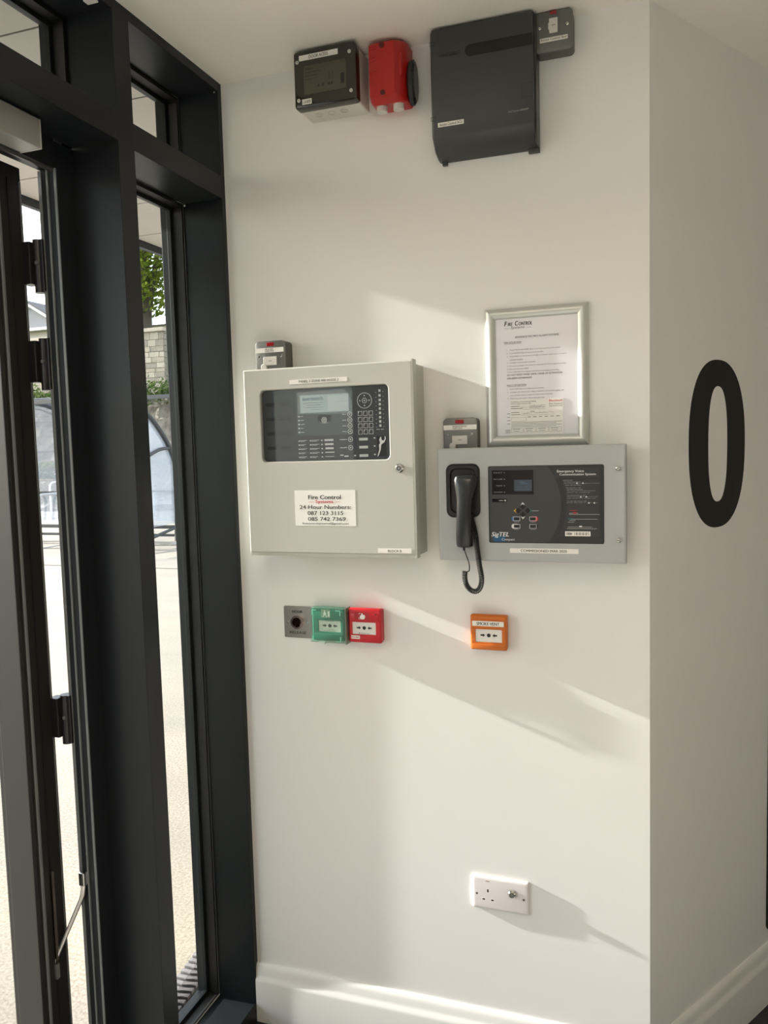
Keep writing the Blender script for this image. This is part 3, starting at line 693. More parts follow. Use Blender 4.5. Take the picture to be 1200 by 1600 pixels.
b = B(); prect(b, .378, .387, 2.498, 2.522, .0967, .001); obj('breaker_slot', b, blackp, lid)
tp = obj('label_strip', pl(.271, .372, 2.5660, 2.5785, .096, .0966, .0005, 0), label_w, t)
b = B(); txt(b, 'DOOR ACESS', .297, .347, 2.5685, 2.5760, .0969, .015); obj('lettering', b, ink, tp)
tp = obj('number_label', pl(.276, .301, 2.4640, 2.4765, .096, .0966, .0005, 0), label_w, t)
b = B(); txt(b, 'L3-032', .2785, .2985, 2.4670, 2.4735, .0969, .02); obj('lettering', b, ink, tp)
for x, z in ((.266, 2.564), (.4015, 2.5665), (.2675, 2.475), (.4035, 2.4775)):
    s_ = obj('lid_screw', disc(B(), x, z, .0042, .096, .0985, 16, bev=.001), BXm, t, smooth=True)
    b = B(); disc(b, x, z, .0013, .0985, .0988, 10); obj('slot', b, ink, s_)
for x in (.297, .330, .363):
    b = B(); annulus(b, 0, 0, .0085, .0103, 0, .0022, 24)
    bmesh.ops.rotate(b, verts=b.verts, cent=(0, 0, 0), matrix=Matrix.Rotation(math.radians(90), 3, 'X'))
    zs = [v.co.z for v in b.verts]
    bmesh.ops.translate(b, verts=b.verts, vec=(x, -.042, 2.458 - max(zs)))
    obj('knockout', b, BXm, t, smooth=True)

# ---------------------------------------------------------------- red isolator
t = root('isolator_switch', (.48, 0, 2.45), 'bright red ribbed isolator box with black rotary handle on its side', 'isolator')
rd = M('glossy_red', (.42, .012, .010), .28)
R = []
for (tt, x0, x1, z0, z1, r) in ((0, .436, .528, 2.452, 2.592, .008), (.040, .436, .528, 2.452, 2.592, .010), (.056, .438, .520, 2.450, 2.590, .010), (.070, .440, .508, 2.458, 2.586, .008), (.074, .442, .504, 2.461, 2.583, .006)):
    R.append(at(rrp(x0, x1, z0, z1, r), tt))
b = B(); loft(b, R); obj('body', b, rd, t, smooth=True)
for z in (2.571, 2.551, 2.5435, 2.521, 2.5135, 2.489):
    b = B(); tube(b, [(.445, -.0742, z), (.459, -.0742, z + .0012)], .0015, 6); obj('rib', b, rd, t)
for z in (2.5775, 2.4700):
    b = B(); disc(b, .4745, z, .0062, .070, .0752, 16); obj('screw_recess', b, M('deep_red', (.08, .004, .004), .4), t)
obj('grip_moulding', pl(.504, .520, 2.505, 2.560, .050, .064, .007, .004), rd, t, smooth=True)
for x in (.4605, .5025):
    b = B(); tube(b, [(x, -.040, 2.455), (x, -.040, 2.438)], .0130, 20); obj('cable_gland', b, BXm, t, smooth=True)
b = B()
rings = []
for q, rr in ((.528, .030), (.532, .036), (.541, .037), (.546, .031)):
    rings.append([(q, -.034 + rr * .62 * math.cos(2 * math.pi * k / 20) * (1 + .07 * (k % 2)), 2.497 + rr * 1.38 * math.sin(2 * math.pi * k / 20) * (1 + .05 * (k % 2))) for k in range(20)])
loft(b, rings); obj('rotary_handle', b, blackp, t)

# ---------------------------------------------------------------- access controller
t = root('access_controller', (.71, 0, 2.31), 'large dark grey access controller box with a black slot, tight under the ceiling', 'controller')
ac = M('dark_grey_abs', (.040, .042, .043), .42, bump=.08, bscale=900)
prof = [(0, 2.312), (.010, 2.312), (.045, 2.322), (.066, 2.345), (.070, 2.352), (.070, 2.585), (.067, 2.590), (.060, 2.593), (0, 2.593)]
b = B(); xs = [(.591, .004), (.5935, .001), (.597, 0), (.824, 0), (.8275, .0015)]
loft(b, [[(x, -(max(t_ - i_, 0) if t_ > .02 else t_), z + (i_ if z < 2.4 else -i_)) for t_, z in prof] for x, i_ in xs]); obj('body', b, ac, t, smooth=True)
obj('side_flange', bx(.8275, .8315, -.050, 0, 2.312, 2.590, bev=.001), ac, t)
for x0, x1 in ((.600, .612), (.806, .8315)):
    obj('foot_tab', bx(x0, x1, -.012, -.001, 2.304, 2.313, bev=.001), ac, t)
b = B(); pts = rrp(.6735, .8275, 2.5165, 2.5420, (.0005, .0127, .0127, .0005), 8); loft(b, [at(pts, .0695), at(pts, .0706)]); sl_ = obj('slot_window', b, M('slot_black', (.003, .003, .003), .22), t)
b = B(); prect(b, .8015, .8020, 2.517, 2.5415, .0709); obj('slot_joint', b, ac, sl_)
b = B(); txt(b, 'VANDERBILT', .612, .664, 2.5255, 2.5335, .0703, .03); obj('maker_lettering', b, blackp, t)
b = B(); txt(b, 'ACTpro-4000IP', .770, .8165, 2.3765, 2.3820, .0703, .004); obj('model_lettering', b, gp, t)
tp = obj('label_strip', pl(.6065, .6680, 2.3705, 2.3805, .070, .0706, .0005, 0), label_w, t)
b = B(); txt(b, 'Access Control ACU', .610, .665, 2.3725, 2.3787, .0709, .004); obj('lettering', b, ink, tp)
b = B(); frame2(b, .8015, .8275, 2.406, 2.4365, .0703, .0007); obj('hatch_outline', b, blackp, t)
for z in (2.5535, 2.3865):
    b = B(); frame2(b, .590, .602, z, z + .0095, .0703, .001); obj('hinge_notch', b, blackp, t)

# ---------------------------------------------------------------- door release, call points
t = root('door_release_button', (.1705, 0, 1.1255), 'square stainless DOOR RELEASE plate with round sensor button', 'button')
obj('face_plate', pl(.1275, .2135, 1.1255, 1.2115, 0, .003, .0035, .0006), M('release_steel', (.36, .34, .31), .36, metal=1., bump=.08, bscale=900), t)
rg_ = obj('button_ring', annulus(B(), .1685, 1.1690, .0135, .0185, .002, .010, 32), M('rosy_chrome', (.75, .60, .58), .15, metal=1.), t, smooth=True)
b = B(); disc(b, .1685, 1.1690, .0140, .002, .0075, 28, bev=.003); obj('sensor_lens', b, M('dark_lens', (.012, .003, .003), .1, coat=.8), rg_, smooth=True)
b = B(); txt(b, 'DOOR', .1525, .1835, 1.1935, 1.2005, .0033, .03); txt(b, 'RELEASE', .1435, .1935, 1.1365, 1.1435, .0033, .03); obj('engraved_lettering', b, ink, t)
screw(t, .1375, 1.1680, .0032, .003, .0042); screw(t, .1965, 1.1675, .0032, .003, .0042)

def callpoint(name, label, x0, x1, z0, z1, t1, mat, win, category='call point'):
    t = root(name, ((x0 + x1) / 2, 0, z0), label, category)
    cx_ = (x0 + x1) / 2
    obj('back_box', pl(x0 + .002, x1 - .002, z0 + .001, z1 - .003, 0, t1 - .012, .003, .0005), mat, t)
    # front: ring around the window, crowned at top and bottom
    b = ring(B(), (x0, x1, z0, z1), win, t1 - .014, t1, .004, .0015, .0035, .001)
    for v in b.verts:
        u = (v.co.x - cx_) / ((x1 - x0) / 2)
        if v.co.z < z0 + .008: v.co.z -= .003 * (1 - u * u)
        if v.co.z > z1 - .008: v.co.z += .0015 * (1 - u * u)
    obj('cover', b, mat, t, smooth=True)
    b = B(); plate(b, x0 + .006, x1 - .006, win[3] + .0025, z1 - .012, t1 - .001, t1 + .002, .003, .0015) if win[3] < z1 - .03 else None
    if len(b.verts): obj('brow', b, mat, t, smooth=True)
    else: b.free()
    b = B(); plate(b, x0 + .004, x1 - .004, z0 + .002, win[2] - .004, t1 - .001, t1 + .0015, .003, .0012); obj('chin', b, mat, t, smooth=True)
    w = obj('element_window', bx(win[0] - .001, win[1] + .001, -(t1 - .003), -(t1 - .008), win[2] - .001, win[3] + .001), M('element_white', (.74, .73, .70), .35), t)
    xm, zm = (win[0] + win[1]) / 2, (win[2] + win[3]) / 2 + .001
    b = B(); arrow(b, xm - .0150, zm, .0115, .0095, t1 - .0026, 1); arrow(b, xm + .0150, zm, .0115, .0095, t1 - .0026, -1); disc(b, xm, zm, .0048, t1 - .0030, t1 - .0026, 18); obj('press_symbol', b, ink, w)
    return t, w
# orange smoke vent
om = M('orange_plastic', (.56, .135, .012), .38)
t, w = callpoint('smoke_vent_call_point', 'orange break glass unit labelled SMOKE VENT on its own under the voice panel', .6510, .7415, 1.1285, 1.2155, .030, om, (.6635, .7295, 1.1475, 1.1800))
tp = obj('name_strip', pl(.6565, .7350, 1.1885, 1.2010, .032, .0326, .0005, 0), label_w, t)
b = B(); txt(b, 'SMOKE VENT', .6675, .7245, 1.1910, 1.1985, .0329, .02); obj('lettering', b, ink, tp)
# red fire point
rm = M('call_point_red', (.52, .012, .022), .34)
t, w = callpoint('fire_call_point', 'red fire break glass unit with flame symbol, right of the green unit', .3265, .4165, 1.1290, 1.2180, .029, rm, (.3365, .4015, 1.1500, 1.1825))
b = B(); prect(b, .3445, .3865, 1.1895, 1.2085, .0313, .001); fl = obj('flame_field', b, M('field_red', (.36, .008, .014), .4), t)
b = B()
poly(b, [(.3620, 1.1910), (.3590, 1.1955), (.3605, 1.2000), (.3640, 1.2030), (.3645, 1.2075), (.3680, 1.2050), (.3690, 1.2015), (.3715, 1.2035), (.3745, 1.1995), (.3735, 1.1945), (.3710, 1.1910)], .0316)
for x, z in ((.3570, 1.2045), (.3600, 1.2065), (.3565, 1.1940), (.3585, 1.1915)): disc(b, x, z, .0010, .0313, .0316, 8)
obj('flame_symbol', b, M('pale_print', (.75, .76, .75), .5), fl)
b = B(); prect(b, .354, .3565, 1.1520, 1.1545, .0266); txt(b, 'Vimpex Ltd', .358, .3835, 1.1520, 1.1542, .0266, .01); obj('lettering', b, ink, w)
tp = obj('number_label', pl(.3345, .3580, 1.1385, 1.1475, .030, .0312, .0005, 0), label_w, t)
b = B(); txt(b, '02-001', .3365, .3555, 1.1408, 1.1455, .0315, .02); obj('lettering', b, redink, tp)
b = B(); disc(b, .4030, 1.2050, .0016, .0290, .0315, 10); obj('keyhole', b, ink, t)
# green door point with lifting clear cover
gm = M('call_point_green', (.015, .20, .13), .36)
t, w = callpoint('door_call_point', 'green break glass unit under a clear hinged cover, next to the steel plate', .2225, .3130, 1.1285, 1.2170, .028, gm, (.2405, .3035, 1.1520, 1.1825))
b = B(); txt(b, 'Break glass', .2600, .2830, 1.1795, 1.1820, .0256, .01); txt(b, 'emergency', .2630, .2820, 1.1572, 1.1593, .0256); txt(b, 'door release use only', .2540, .2880, 1.1535, 1.1553, .0256); obj('lettering', b, ink, w)
b = B(); prect(b, .2500, .2760, 1.1905, 1.2130, .0303, .001); ef = obj('exit_field', b, M('pale_green_field', (.22, .34, .24), .4), t)
b = B(); disc(b, .2605, 1.2085, .0018, .0303, .0307, 10); poly(b, [(.2585, 1.2065), (.2625, 1.2065), (.2650, 1.2000), (.2630, 1.1990), (.2675, 1.1925), (.2655, 1.1918), (.2605, 1.1985), (.2565, 1.1925), (.2545, 1.1935), (.2585, 1.2000), (.2560, 1.1990)], .0308); prect(b, .2695, .2745, 1.1935, 1.2080, .0308)
obj('exit_symbol', b, M('pale_print', (.75, .76, .75), .5), ef)
cv = B()   # clear cover: five thin walls of a box, hinge at the top
for a in ((.2235, .3235, -.042, -.0405, 1.1265, 1.2175), (.2235, .2250, -.0405, -.010, 1.1265, 1.2175), (.3215, .3235, -.0405, -.006, 1.1245, 1.2185), (.2235, .3235, -.0405, -.010, 1.2160, 1.2175), (.2235, .3235, -.0405, -.010, 1.1265, 1.1280)): box(cv, *a)
cvo = obj('clear_cover', cv, glass('cover_plastic', (.90, .96, .93), .03), t)
b = B()
for x, sx in ((.2290, 1), (.3085, -1)):
    for z, sz in ((1.2125, -1), (1.1310, 1)):
        prect(b, min(x, x + sx * .013), max(x, x + sx * .013), z - .0011, z + .0011, .0424); prect(b, x - .0011, x + .0011, min(z, z + sz * .013), max(z, z + sz * .013), .0424)
obj('corner_mark', b, M('pale_green_print', (.22, .55, .42), .4), cvo)
obj('cover_hinge', bx(.3215, .3250, -.0415, -.008, 1.1240, 1.2190, bev=.001), glass('cover_edge', (.55, .62, .55), .1, .35, (.35, .38, .30)), t)
obj('seal_tab', bx(.243, .262, -.040, -.028, 1.1215, 1.1270, bev=.001), M('translucent_white', (.75, .78, .76), .3), t)

# ---------------------------------------------------------------- key-switched socket
t = root('wall_socket', (.7105, 0, .4455), 'white double width wall socket with chrome key switch low on the cream wall', 'socket')
wpl = M('white_urea', (.74, .71, .72), .30)
R = []
for tt, d in ((0, 0), (.0055, .0), (.0075, .0015), (.0086, .004), (.009, .0075)): R.append(at(rrp(.6375 + d, .7835 - d, .4455 + d, .5315 - d, .0035 if d < .002 else .003), tt))
b = B(); loft(b, R); obj('face_plate', b, wpl, t, smooth=True)
b = B(); pins = ((.679, .4960, .0021, .0042), (.668, .4725, .0034, .0019), (.6905, .4725, .0034, .0019))
for x, z, a, c_ in pins: prect(b, x - a, x + a, z - c_, z + c_, .0093)
obj('pin_hole', b, ink, t)
b = B()
for x, z, a, c_ in pins: frame2(b, x - a - .0016, x + a + .0016, z - c_ - .0016, z + c_ + .0016, .0092, .0014)
obj('pin_shutter_rim', b, M('rim_white', (.85, .83, .83), .3), t)
b = B(); prect(b, .6735, .6835, .5205, .5220, .0093); obj('neon_slit', b, M('dull_red', (.20, .03, .04), .4), t)
kx, kz = .7415, .4990
ks = obj('key_barrel', disc(B(), kx, kz, .0100, .008, .018, 28, bev=.003), chrome, t, smooth=True)
b = B(); annulus(b, kx, kz, .0032, .0062, .018, .0190, 20); obj('key_ring', b, M('dark_steel', (.18, .17, .16), .3, metal=1.), ks)
b = B()
for x, z in ((.7300, .5065), (.7515, .5060), (.7525, .5015)): prect(b, x - .001, x + .001, z - .0004, z + .0004, .0093)
obj('position_mark', b, gp, t)
for x, z in ((.6502, .4855), (.7705, .4865)):
    s_ = obj('screw', disc(B(), x, z, .0030, .007, .0094, 14), M('screw_grey', (.16, .15, .14), .4, metal=.8), t)

# ---------------------------------------------------------------- big numeral on the angled wall
def onB(s, z, o=0.): return (CX + DB.x * s + NB.x * o, DB.y * s + NB.y * o, z)
b = B(); sc0, zc0 = .303, 1.618; N = 72
def sup(a, b_, n, k):
    an = 2 * math.pi * k / N; c, s = math.cos(an), math.sin(an)
    return math.copysign(abs(c) ** (2 / n), c) * a, math.copysign(abs(s) ** (2 / n), s) * b_
R = []
for (a, h, n_, o) in ((.0475, .1455, 2.5, .0), (.137, .2110, 2.35, .0), (.137, .2110, 2.35, .0012), (.0475, .1455, 2.5, .0012)):
    R.append([onB(sc0 + sup(a, h, n_, k)[0], zc0 + sup(a, h, n_, k)[1], o) for k in range(N)])
vr = [[b.verts.new(p) for p in r] for r in R]; vr.append(vr[0])
for a, c_ in zip(vr, vr[1:]):
    for k in range(N): b.faces.new((a[k], a[(k + 1) % N], c_[(k + 1) % N], c_[k]))
o = obj('wall_numeral', b, M('matt_black_vinyl', (.006, .0055, .005), .55), origin=onB(sc0, zc0 - .211)); setp(o, 'large matt black numeral 0 on the angled shaded wall', 'numeral')
# black panel further along the angled wall
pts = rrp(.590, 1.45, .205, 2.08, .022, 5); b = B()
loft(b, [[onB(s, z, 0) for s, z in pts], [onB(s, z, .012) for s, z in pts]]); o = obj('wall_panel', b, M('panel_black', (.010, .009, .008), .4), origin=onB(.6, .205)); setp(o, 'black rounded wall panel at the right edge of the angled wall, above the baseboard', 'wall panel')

# ---------------------------------------------------------------- glowing fill panels added out of view to lift the walls
for i, (x, y) in enumerate(FILL_LAMPS):
    t = root('fill_light_panel', (x, y, CEIL), 'unseen square fill panel added overhead, %s' % ('above the camera near the glazing', 'towards the back wall')[i], 'fill light', 'added fill panels')
    obj('fill_emitter', bx(x - .28, x + .28, y - .28, y + .28, CEIL - .006, CEIL - .001), M('fill_emitter', (.9, .9, .88), .5, emit=((1, .84, .64), FILL_POWER / 10)), t)
    b = B(); [box(b, *q, CEIL - .012, CEIL) for q in ((x - .3, x - .28, y - .3, y + .3), (x + .28, x + .3, y - .3, y + .3), (x - .28, x + .28, y - .3, y - .28), (x - .28, x + .28, y + .28, y + .3))]; obj('rim', b, trimw, t)

# ================================================================== OUTSIDE
# paving: cast concrete
def concrete():
    mt = bpy.data.materials.new('cream_concrete'); mt.use_nodes = True; n = mt.node_tree; b_ = n.nodes['Principled BSDF']; b_.inputs['Roughness'].default_value = .85
    tcn = n.nodes.new('ShaderNodeTexCoord'); z1 = n.nodes.new('ShaderNodeTexNoise'); z1.inputs['Scale'].default_value = 1.3; z1.inputs['Detail'].default_value = 6
    mp_ = n.nodes.new('ShaderNodeMapping'); mp_.inputs['Scale'].default_value = (.35, 1.1, 1)
    z2 = n.nodes.new('ShaderNodeTexNoise'); z2.inputs['Scale'].default_value = 90; z2.inputs['Detail'].default_value = 2
    n.links.new(tcn.outputs['Object'], mp_.inputs[0]); n.links.new(mp_.outputs[0], z1.inputs['Vector']); n.links.new(tcn.outputs['Object'], z2.inputs['Vector'])
    r = n.nodes.new('ShaderNodeValToRGB'); r.color_ramp.elements[0].position = .32; r.color_ramp.elements[1].position = .68
    r.color_ramp.elements[0].color = (.275, .26, .235, 1); r.color_ramp.elements[1].color = (.37, .34, .285, 1)
    r2 = n.nodes.new('ShaderNodeValToRGB'); r2.color_ramp.elements[0].position = .35; r2.color_ramp.elements[1].position = .6
    r2.color_ramp.elements[0].color = (.72, .70, .64, 1); r2.color_ramp.elements[1].color = (1, 1, 1, 1)
    mu = n.nodes.new('ShaderNodeMixRGB'); mu.blend_type = 'MULTIPLY'; mu.inputs[0].default_value = 1
    n.links.new(z1.outputs['Fac'], r.inputs[0]); n.links.new(z2.outputs['Fac'], r2.inputs[0]); n.links.new(r.outputs[0], mu.inputs[1]); n.links.new(r2.outputs[0], mu.inputs[2]); n.links.new(mu.outputs[0], b_.inputs['Base Color'])
    bp = n.nodes.new('ShaderNodeBump'); bp.inputs['Strength'].default_value = .35; bp.inputs['Distance'].default_value = .004
    n.links.new(z2.outputs['Fac'], bp.inputs['Height']); n.links.new(bp.outputs[0], b_.inputs['Normal']); return mt
conc = concrete()
pav = root('paving', (-3, 2, 0), 'cream concrete paving outside the glass', kind='structure')
# slabs either side of a drain line, running back to the wall
ydr = 7.7
obj('near_slab', bx(-30, -.20, -12, ydr - .03, -.15, 0), conc, pav)
obj('drain_channel', bx(-30, -.20, ydr - .03, ydr + .03, -.15, -.012), gasket, pav)
obj('far_slab', bx(-30, -.20, ydr + .03, 20, -.15, 0), conc, pav)
obj('step_edge', bx(-.20, -.02, -12, 6, -.15, -.02), conc, pav)

# canopy soffit of grey panels
cn = root('canopy', (-.9, 0, 2.8), 'grey panelled canopy soffit outside above the glazing', kind='structure')
sof = M('soffit_grey', (.36, .35, .33), .6, var=.05, vscale=3)
ZC = 2.80; y = -.0805 - .4735 * 10
me_ = None
for i in range(23):
    b = B(); box(b, -1.60, -.20, y + .004, y + .4695, ZC, ZC + .02, bev=.0015)
    obj('soffit_panel', b, sof, cn); y += .4735
obj('canopy_deck', bx(-1.628, -.20, -4.9, 6.2, ZC + .021, ZC + .25), M('deck_black', (.02, .02, .02), .6), cn)
obj('fascia', bx(-1.632, -1.605, -4.9, 6.2, ZC - .036, ZC + .26), framem, cn)
struct('wall_exterior', bx(-.17, 0, .05, 6.2, -.1, 3.3), M('render_grey', (.5, .48, .45), .8))
struct('roof', bx(-.6, 6, -4.8, 6.2, 3.06, 3.3), M('deck_black', (.02, .02, .02), .6))
struct('wall_upper', bx(-.17, -.125, -4.6, 6.2, CEIL - .0, 3.1), M('render_grey', (.5, .48, .45), .8))

# tread strip
tr_ = root('tyre_tread_strip', (-.27, .08, 0), 'grey rubber strip with chevron tread lying outside the foot of the side window', 'rubber strip')
rub = M('dusty_rubber', (.16, .155, .165), .75, var=.2, vscale=60); rubd = M('tread_groove', (.02, .02, .022), .8)
P0 = Vector((-.262, -.09)); P1 = Vector((-.305, .33)); ax = (P1 - P0); Ls = ax.length; ax.normalize(); nx = Vector((ax.y, -ax.x)); HW = .040
def tp3(s, w, z): p = P0 + ax * s + nx * w; return (p.x, p.y, z)
prof = [(-HW, .0), (-HW, .012), (-HW * .9, .018), (-HW * .45, .024), (0, .026), (HW * .45, .024), (HW * .9, .018), (HW, .012), (HW, 0)]
b = B(); loft(b, [[tp3(s, w, z) for w, z in prof] for s in (0, Ls)]); obj('carcass', b, rubd, tr_, smooth=True)
def hz(w): return .026 - .008 * (abs(w) / HW) ** 2
for i in range(16):
    s0 = .004 + i * .0265
    for (w0, w1, sh0, sh1) in ((-HW * .98, -.0005, .014, 0), (.0005, HW * .98, 0, .014)):
        b = B(); lo = []; hi = []
        for w, sh_ in ((w0, sh0), ((w0 + w1) / 2, (sh0 + sh1) / 2), (w1, sh1)):
            lo.append((w, s0 + sh_)); 
        ring_ = [(w, s, 0) for w, s in lo] + [(w, s + .0160, 0) for w, s in lo[::-1]]
        r0 = [tp3(s, w, hz(w) - .006) for w, s, _ in ring_]; r1 = [tp3(s, w, hz(w) + .004) for w, s, _ in ring_]
        loft(b, [r0, r1]); obj('tread_block', b, rub, tr_)

# bicycle shelter
sh_ = root('cycle_shelter', (-9, 9.8, 0), 'grey steel cycle shelter with curved clear panels across the paving', 'cycle shelter')
shm = M('galvanised_grey', (.05, .053, .057), .5, metal=.2)
arc = [(10.30, 0.06), (10.36, .7), (10.38, 1.30), (10.33, 1.52), (10.17, 1.79), (9.95, 2.03), (9.67, 2.26), (9.30, 2.44), (8.90, 2.52), (8.50, 2.53)]
arcs = cat([(0, y_, z_) for y_, z_ in arc], 4)
HX = [-7.1, -8.75, -10.4, -12.05]
for x in HX:
    h = obj('hoop_post', tube(B(), [(x, p.y, p.z) for p in arcs], .040, 8), shm, sh_, smooth=True)
    obj('base_foot', bx(x - .07, x + .07, 10.22, 10.38, 0, .03, bev=.004), M('galv_pale', (.45, .46, .46), .4, metal=.3), h)
    b = B(); tube(b, cat([(x, 10.22, 1.72), (x, 9.9, 1.69), (x, 9.5, 1.55), (x, 9.3, 1.42)], 4), .028, 8); obj('brace', b, shm, h, smooth=True)
poly_ = glass('polycarbonate', (.90, .93, .96), .05, .24, (.70, .74, .82))
for a, c_ in zip(HX, HX[1:]):
    b = B(); r0 = [(a - .05, p.y + .05, p.z + .03) for p in arcs if p.z > .35]; r1 = [(c_ + .05, p.y + .05, p.z + .03) for p in arcs if p.z > .35]
    r0 += [(a - .05, p.y + .056, p.z + .036) for p in arcs[::-1] if p.z > .35]; r1 += [(c_ + .05, p.y + .056, p.z + .036) for p in arcs[::-1] if p.z > .35]
    loft(b, [r0, r1]); obj('clear_panel', b, poly_, sh_, smooth=True)
# end panel, half barrel
b = B(); pe = [(y_, z_) for y_, z_ in [(p.y, p.z) for p in arcs if p.z > .35]] + [(8.5, .35)]
loft(b, [[(-7.13, q, w) for q, w in pe], [(-7.137, q, w) for q, w in pe]]); obj('end_panel', b, poly_, sh_)
for nm, yq, zq, rr in (('top_beam', 9.95, 2.60, .035), ('front_beam', 8.50, 2.50, .035), ('back_rail', 10.36, 1.72, .022), ('back_rail', 10.36, .95, .018), ('base_rail', 10.33, .31, .030), ('base_rail', 10.33, .16, .022)):
    obj(nm, bx(HX[-1] - .1, HX[0] + .25 if nm == 'top_beam' else HX[0], yq - rr, yq + rr, zq - rr, zq + rr, bev=.005), shm, sh_)
b = B(); tube(b, [(HX[0], 10.33, .31), (HX[0], 8.9, .10)], .028, 8); obj('side_rail', b, shm, sh_)
# cycle stands under it
def stand(x, y_, h_, first=[None]):
    lab = 'pale galvanised hoop cycle stand under the curved shelter'
    if first[0] is None:
        t = root('cycle_stand', (x, y_, 0), lab, 'cycle stand', 'hoop cycle stands under the shelter')
        r = .14; w = .33; H = .95
        pts = [(x, y_ - w, 0), (x, y_ - w, H - r)] + [(x, y_ - w + r - r * math.cos(a), H - r + r * math.sin(a)) for a in [math.pi / 2 * k / 5 for k in range(1, 6)]] + [(x, y_ + w - r + r * math.sin(a), H - r + r * math.cos(a)) for a in [math.pi / 2 * k / 5 for k in range(0, 6)]] + [(x, y_ + w, 0)]
        obj('hoop', tube(B(), pts, .026, 8), M('pale_galv', (.55, .56, .56), .35, metal=.3), t, smooth=True)
        obj('ground_bar', bx(x - .03, x + .03, y_ - w - .06, y_ + w + .06, 0, .012), M('galv_pale', (.45, .46, .46), .4, metal=.3), t)
        first[0] = t; return t
    t = first[0].copy(); COL.objects.link(t); t.location = (x, y_, 0)
    for c in first[0].children:
        k = c.copy(); COL.objects.link(k); k.parent = t
    return t
ordw = ['first', 'second', 'third', 'fourth', 'fifth']
for i, x in enumerate((-7.75, -8.55, -9.35, -10.15, -10.95)): stand(x, 9.75, .95)['label'] = 'pale hoop cycle stand inside the curved shelter, %s from its right end post' % ordw[i]
for i, x in enumerate((-11.3, -12.2, -13.1, -14.0)): stand(x, 15.3, .95)['label'] = 'pale hoop cycle stand behind the curved shelter, %s from the right' % ordw[i]

# hedge and low bank, stone wall
stone_c = [M('stone_a', (.34, .30, .235), .85, bump=.5, bscale=30, var=.15, vscale=20), M('stone_b', (.27, .245, .20), .85, bump=.5, bscale=30, var=.15, vscale=20), M('stone_c', (.40, .36, .29), .85, bump=.5, bscale=30, var=.12, vscale=20)]
mort = M('mortar', (.22, .20, .165), .9)
wl = root('stone_wall', (-17, 20, 0), 'tall coursed stone boundary wall beyond the cycle shelter', kind='structure')
WX1 = -13.72; YW = 20.0; ZW0, ZW1 = 3.30, 5.45
obj('wall_core', bx(-30, WX1 - .02, YW + .03, YW + .5, 0, ZW1), mort, wl)
random.seed(3)
def course(bm_or_none, xa, xb, z, h, single, yf=YW):
    x = xa
    while x < xb - .05:
        w = min(random.uniform(.22, .52), xb - x)
        if xb - (x + w) < .12: w = xb - x
        dpt = random.uniform(0, .018)
        a = (x + .004, x + w - .004, yf - .01 - dpt, yf + .06, z + .004, z + h - .004)
        if single: 
            obj('stone', box(B(), *a, bev=.012), random.choice(stone_c), wl)
        else: box(bm_or_none, *a)
        x += w
z = ZW0 - .05; mid = B()
while z < ZW1 - .05:
    h = min(random.choice((.13, .17, .21)), ZW1 - z)
    if ZW1 - (z + h) < .1: h = ZW1 - z
    course(None, -15.5, WX1, z, h, True); course(mid, -17.9, -15.5, z, h, False); course(None, -19.0, -17.9, z, h, True); course(mid, -30, -19.0, z, h, False)
    z += h
o = obj('stone_infill', mid, stone_c[0], wl, kind='stuff')
for i in range(12):
    x1_ = WX1 + .06 - i * 1.3
    obj('coping_stone', bx(x1_ - 1.29, x1_, YW - .10, YW + .58, ZW1, ZW1 + .12, bev=.02), stone_c[2], wl)
# return face of the wall and lower darker wall beyond
z = ZW0
while z < ZW1 - .05:
    h = min(.19, ZW1 - z); obj('quoin_stone', bx(WX1 - .10, WX1 + .03, YW + .02, YW + .50, z + .006, z + h - .006, bev=.01), stone_c[1], wl); z += h
lw_ = root('lower_stone_wall', (-12, 21.5, 0), 'lower darker stone wall with pale coping to the right of the tall wall', kind='structure')
obj('wall_core', bx(WX1 - .2, -5, 21.5, 21.9, 0, 5.45), mort, lw_)
z = 3.4
while z < 5.35:
    x = WX1 - .2
    while x < -12.2: obj('stone', bx(x + .008, x + .40, 21.46, 21.55, z + .007, z + .18, bev=.012), stone_c[1], lw_); x += .41
    z += .188
obj('coping_stone', bx(WX1 - .2, -5, 21.40, 22.0, 5.45, 5.58, bev=.02), stone_c[2], lw_)
# rough bank below the tall wall
b = B(); random.seed(11); nxs, nzs = 60, 10
gv = [[b.verts.new((-30 + 27 * i / nxs, 18.6 + 1.5 * (j / nzs) + random.uniform(-.12, .12), 3.85 * j / nzs + random.uniform(-.06, .06))) for i in range(nxs + 1)] for j in range(nzs + 1)]
for j in range(nzs):
    for i in range(nxs): b.faces.new((gv[j][i], gv[j][i + 1], gv[j + 1][i + 1], gv[j + 1][i]))
struct('bank', b, M('rubble_bank', (.20, .18, .15), .9, bump=1, bscale=12, var=.4, vscale=5), label='rough stony bank under the stone wall')
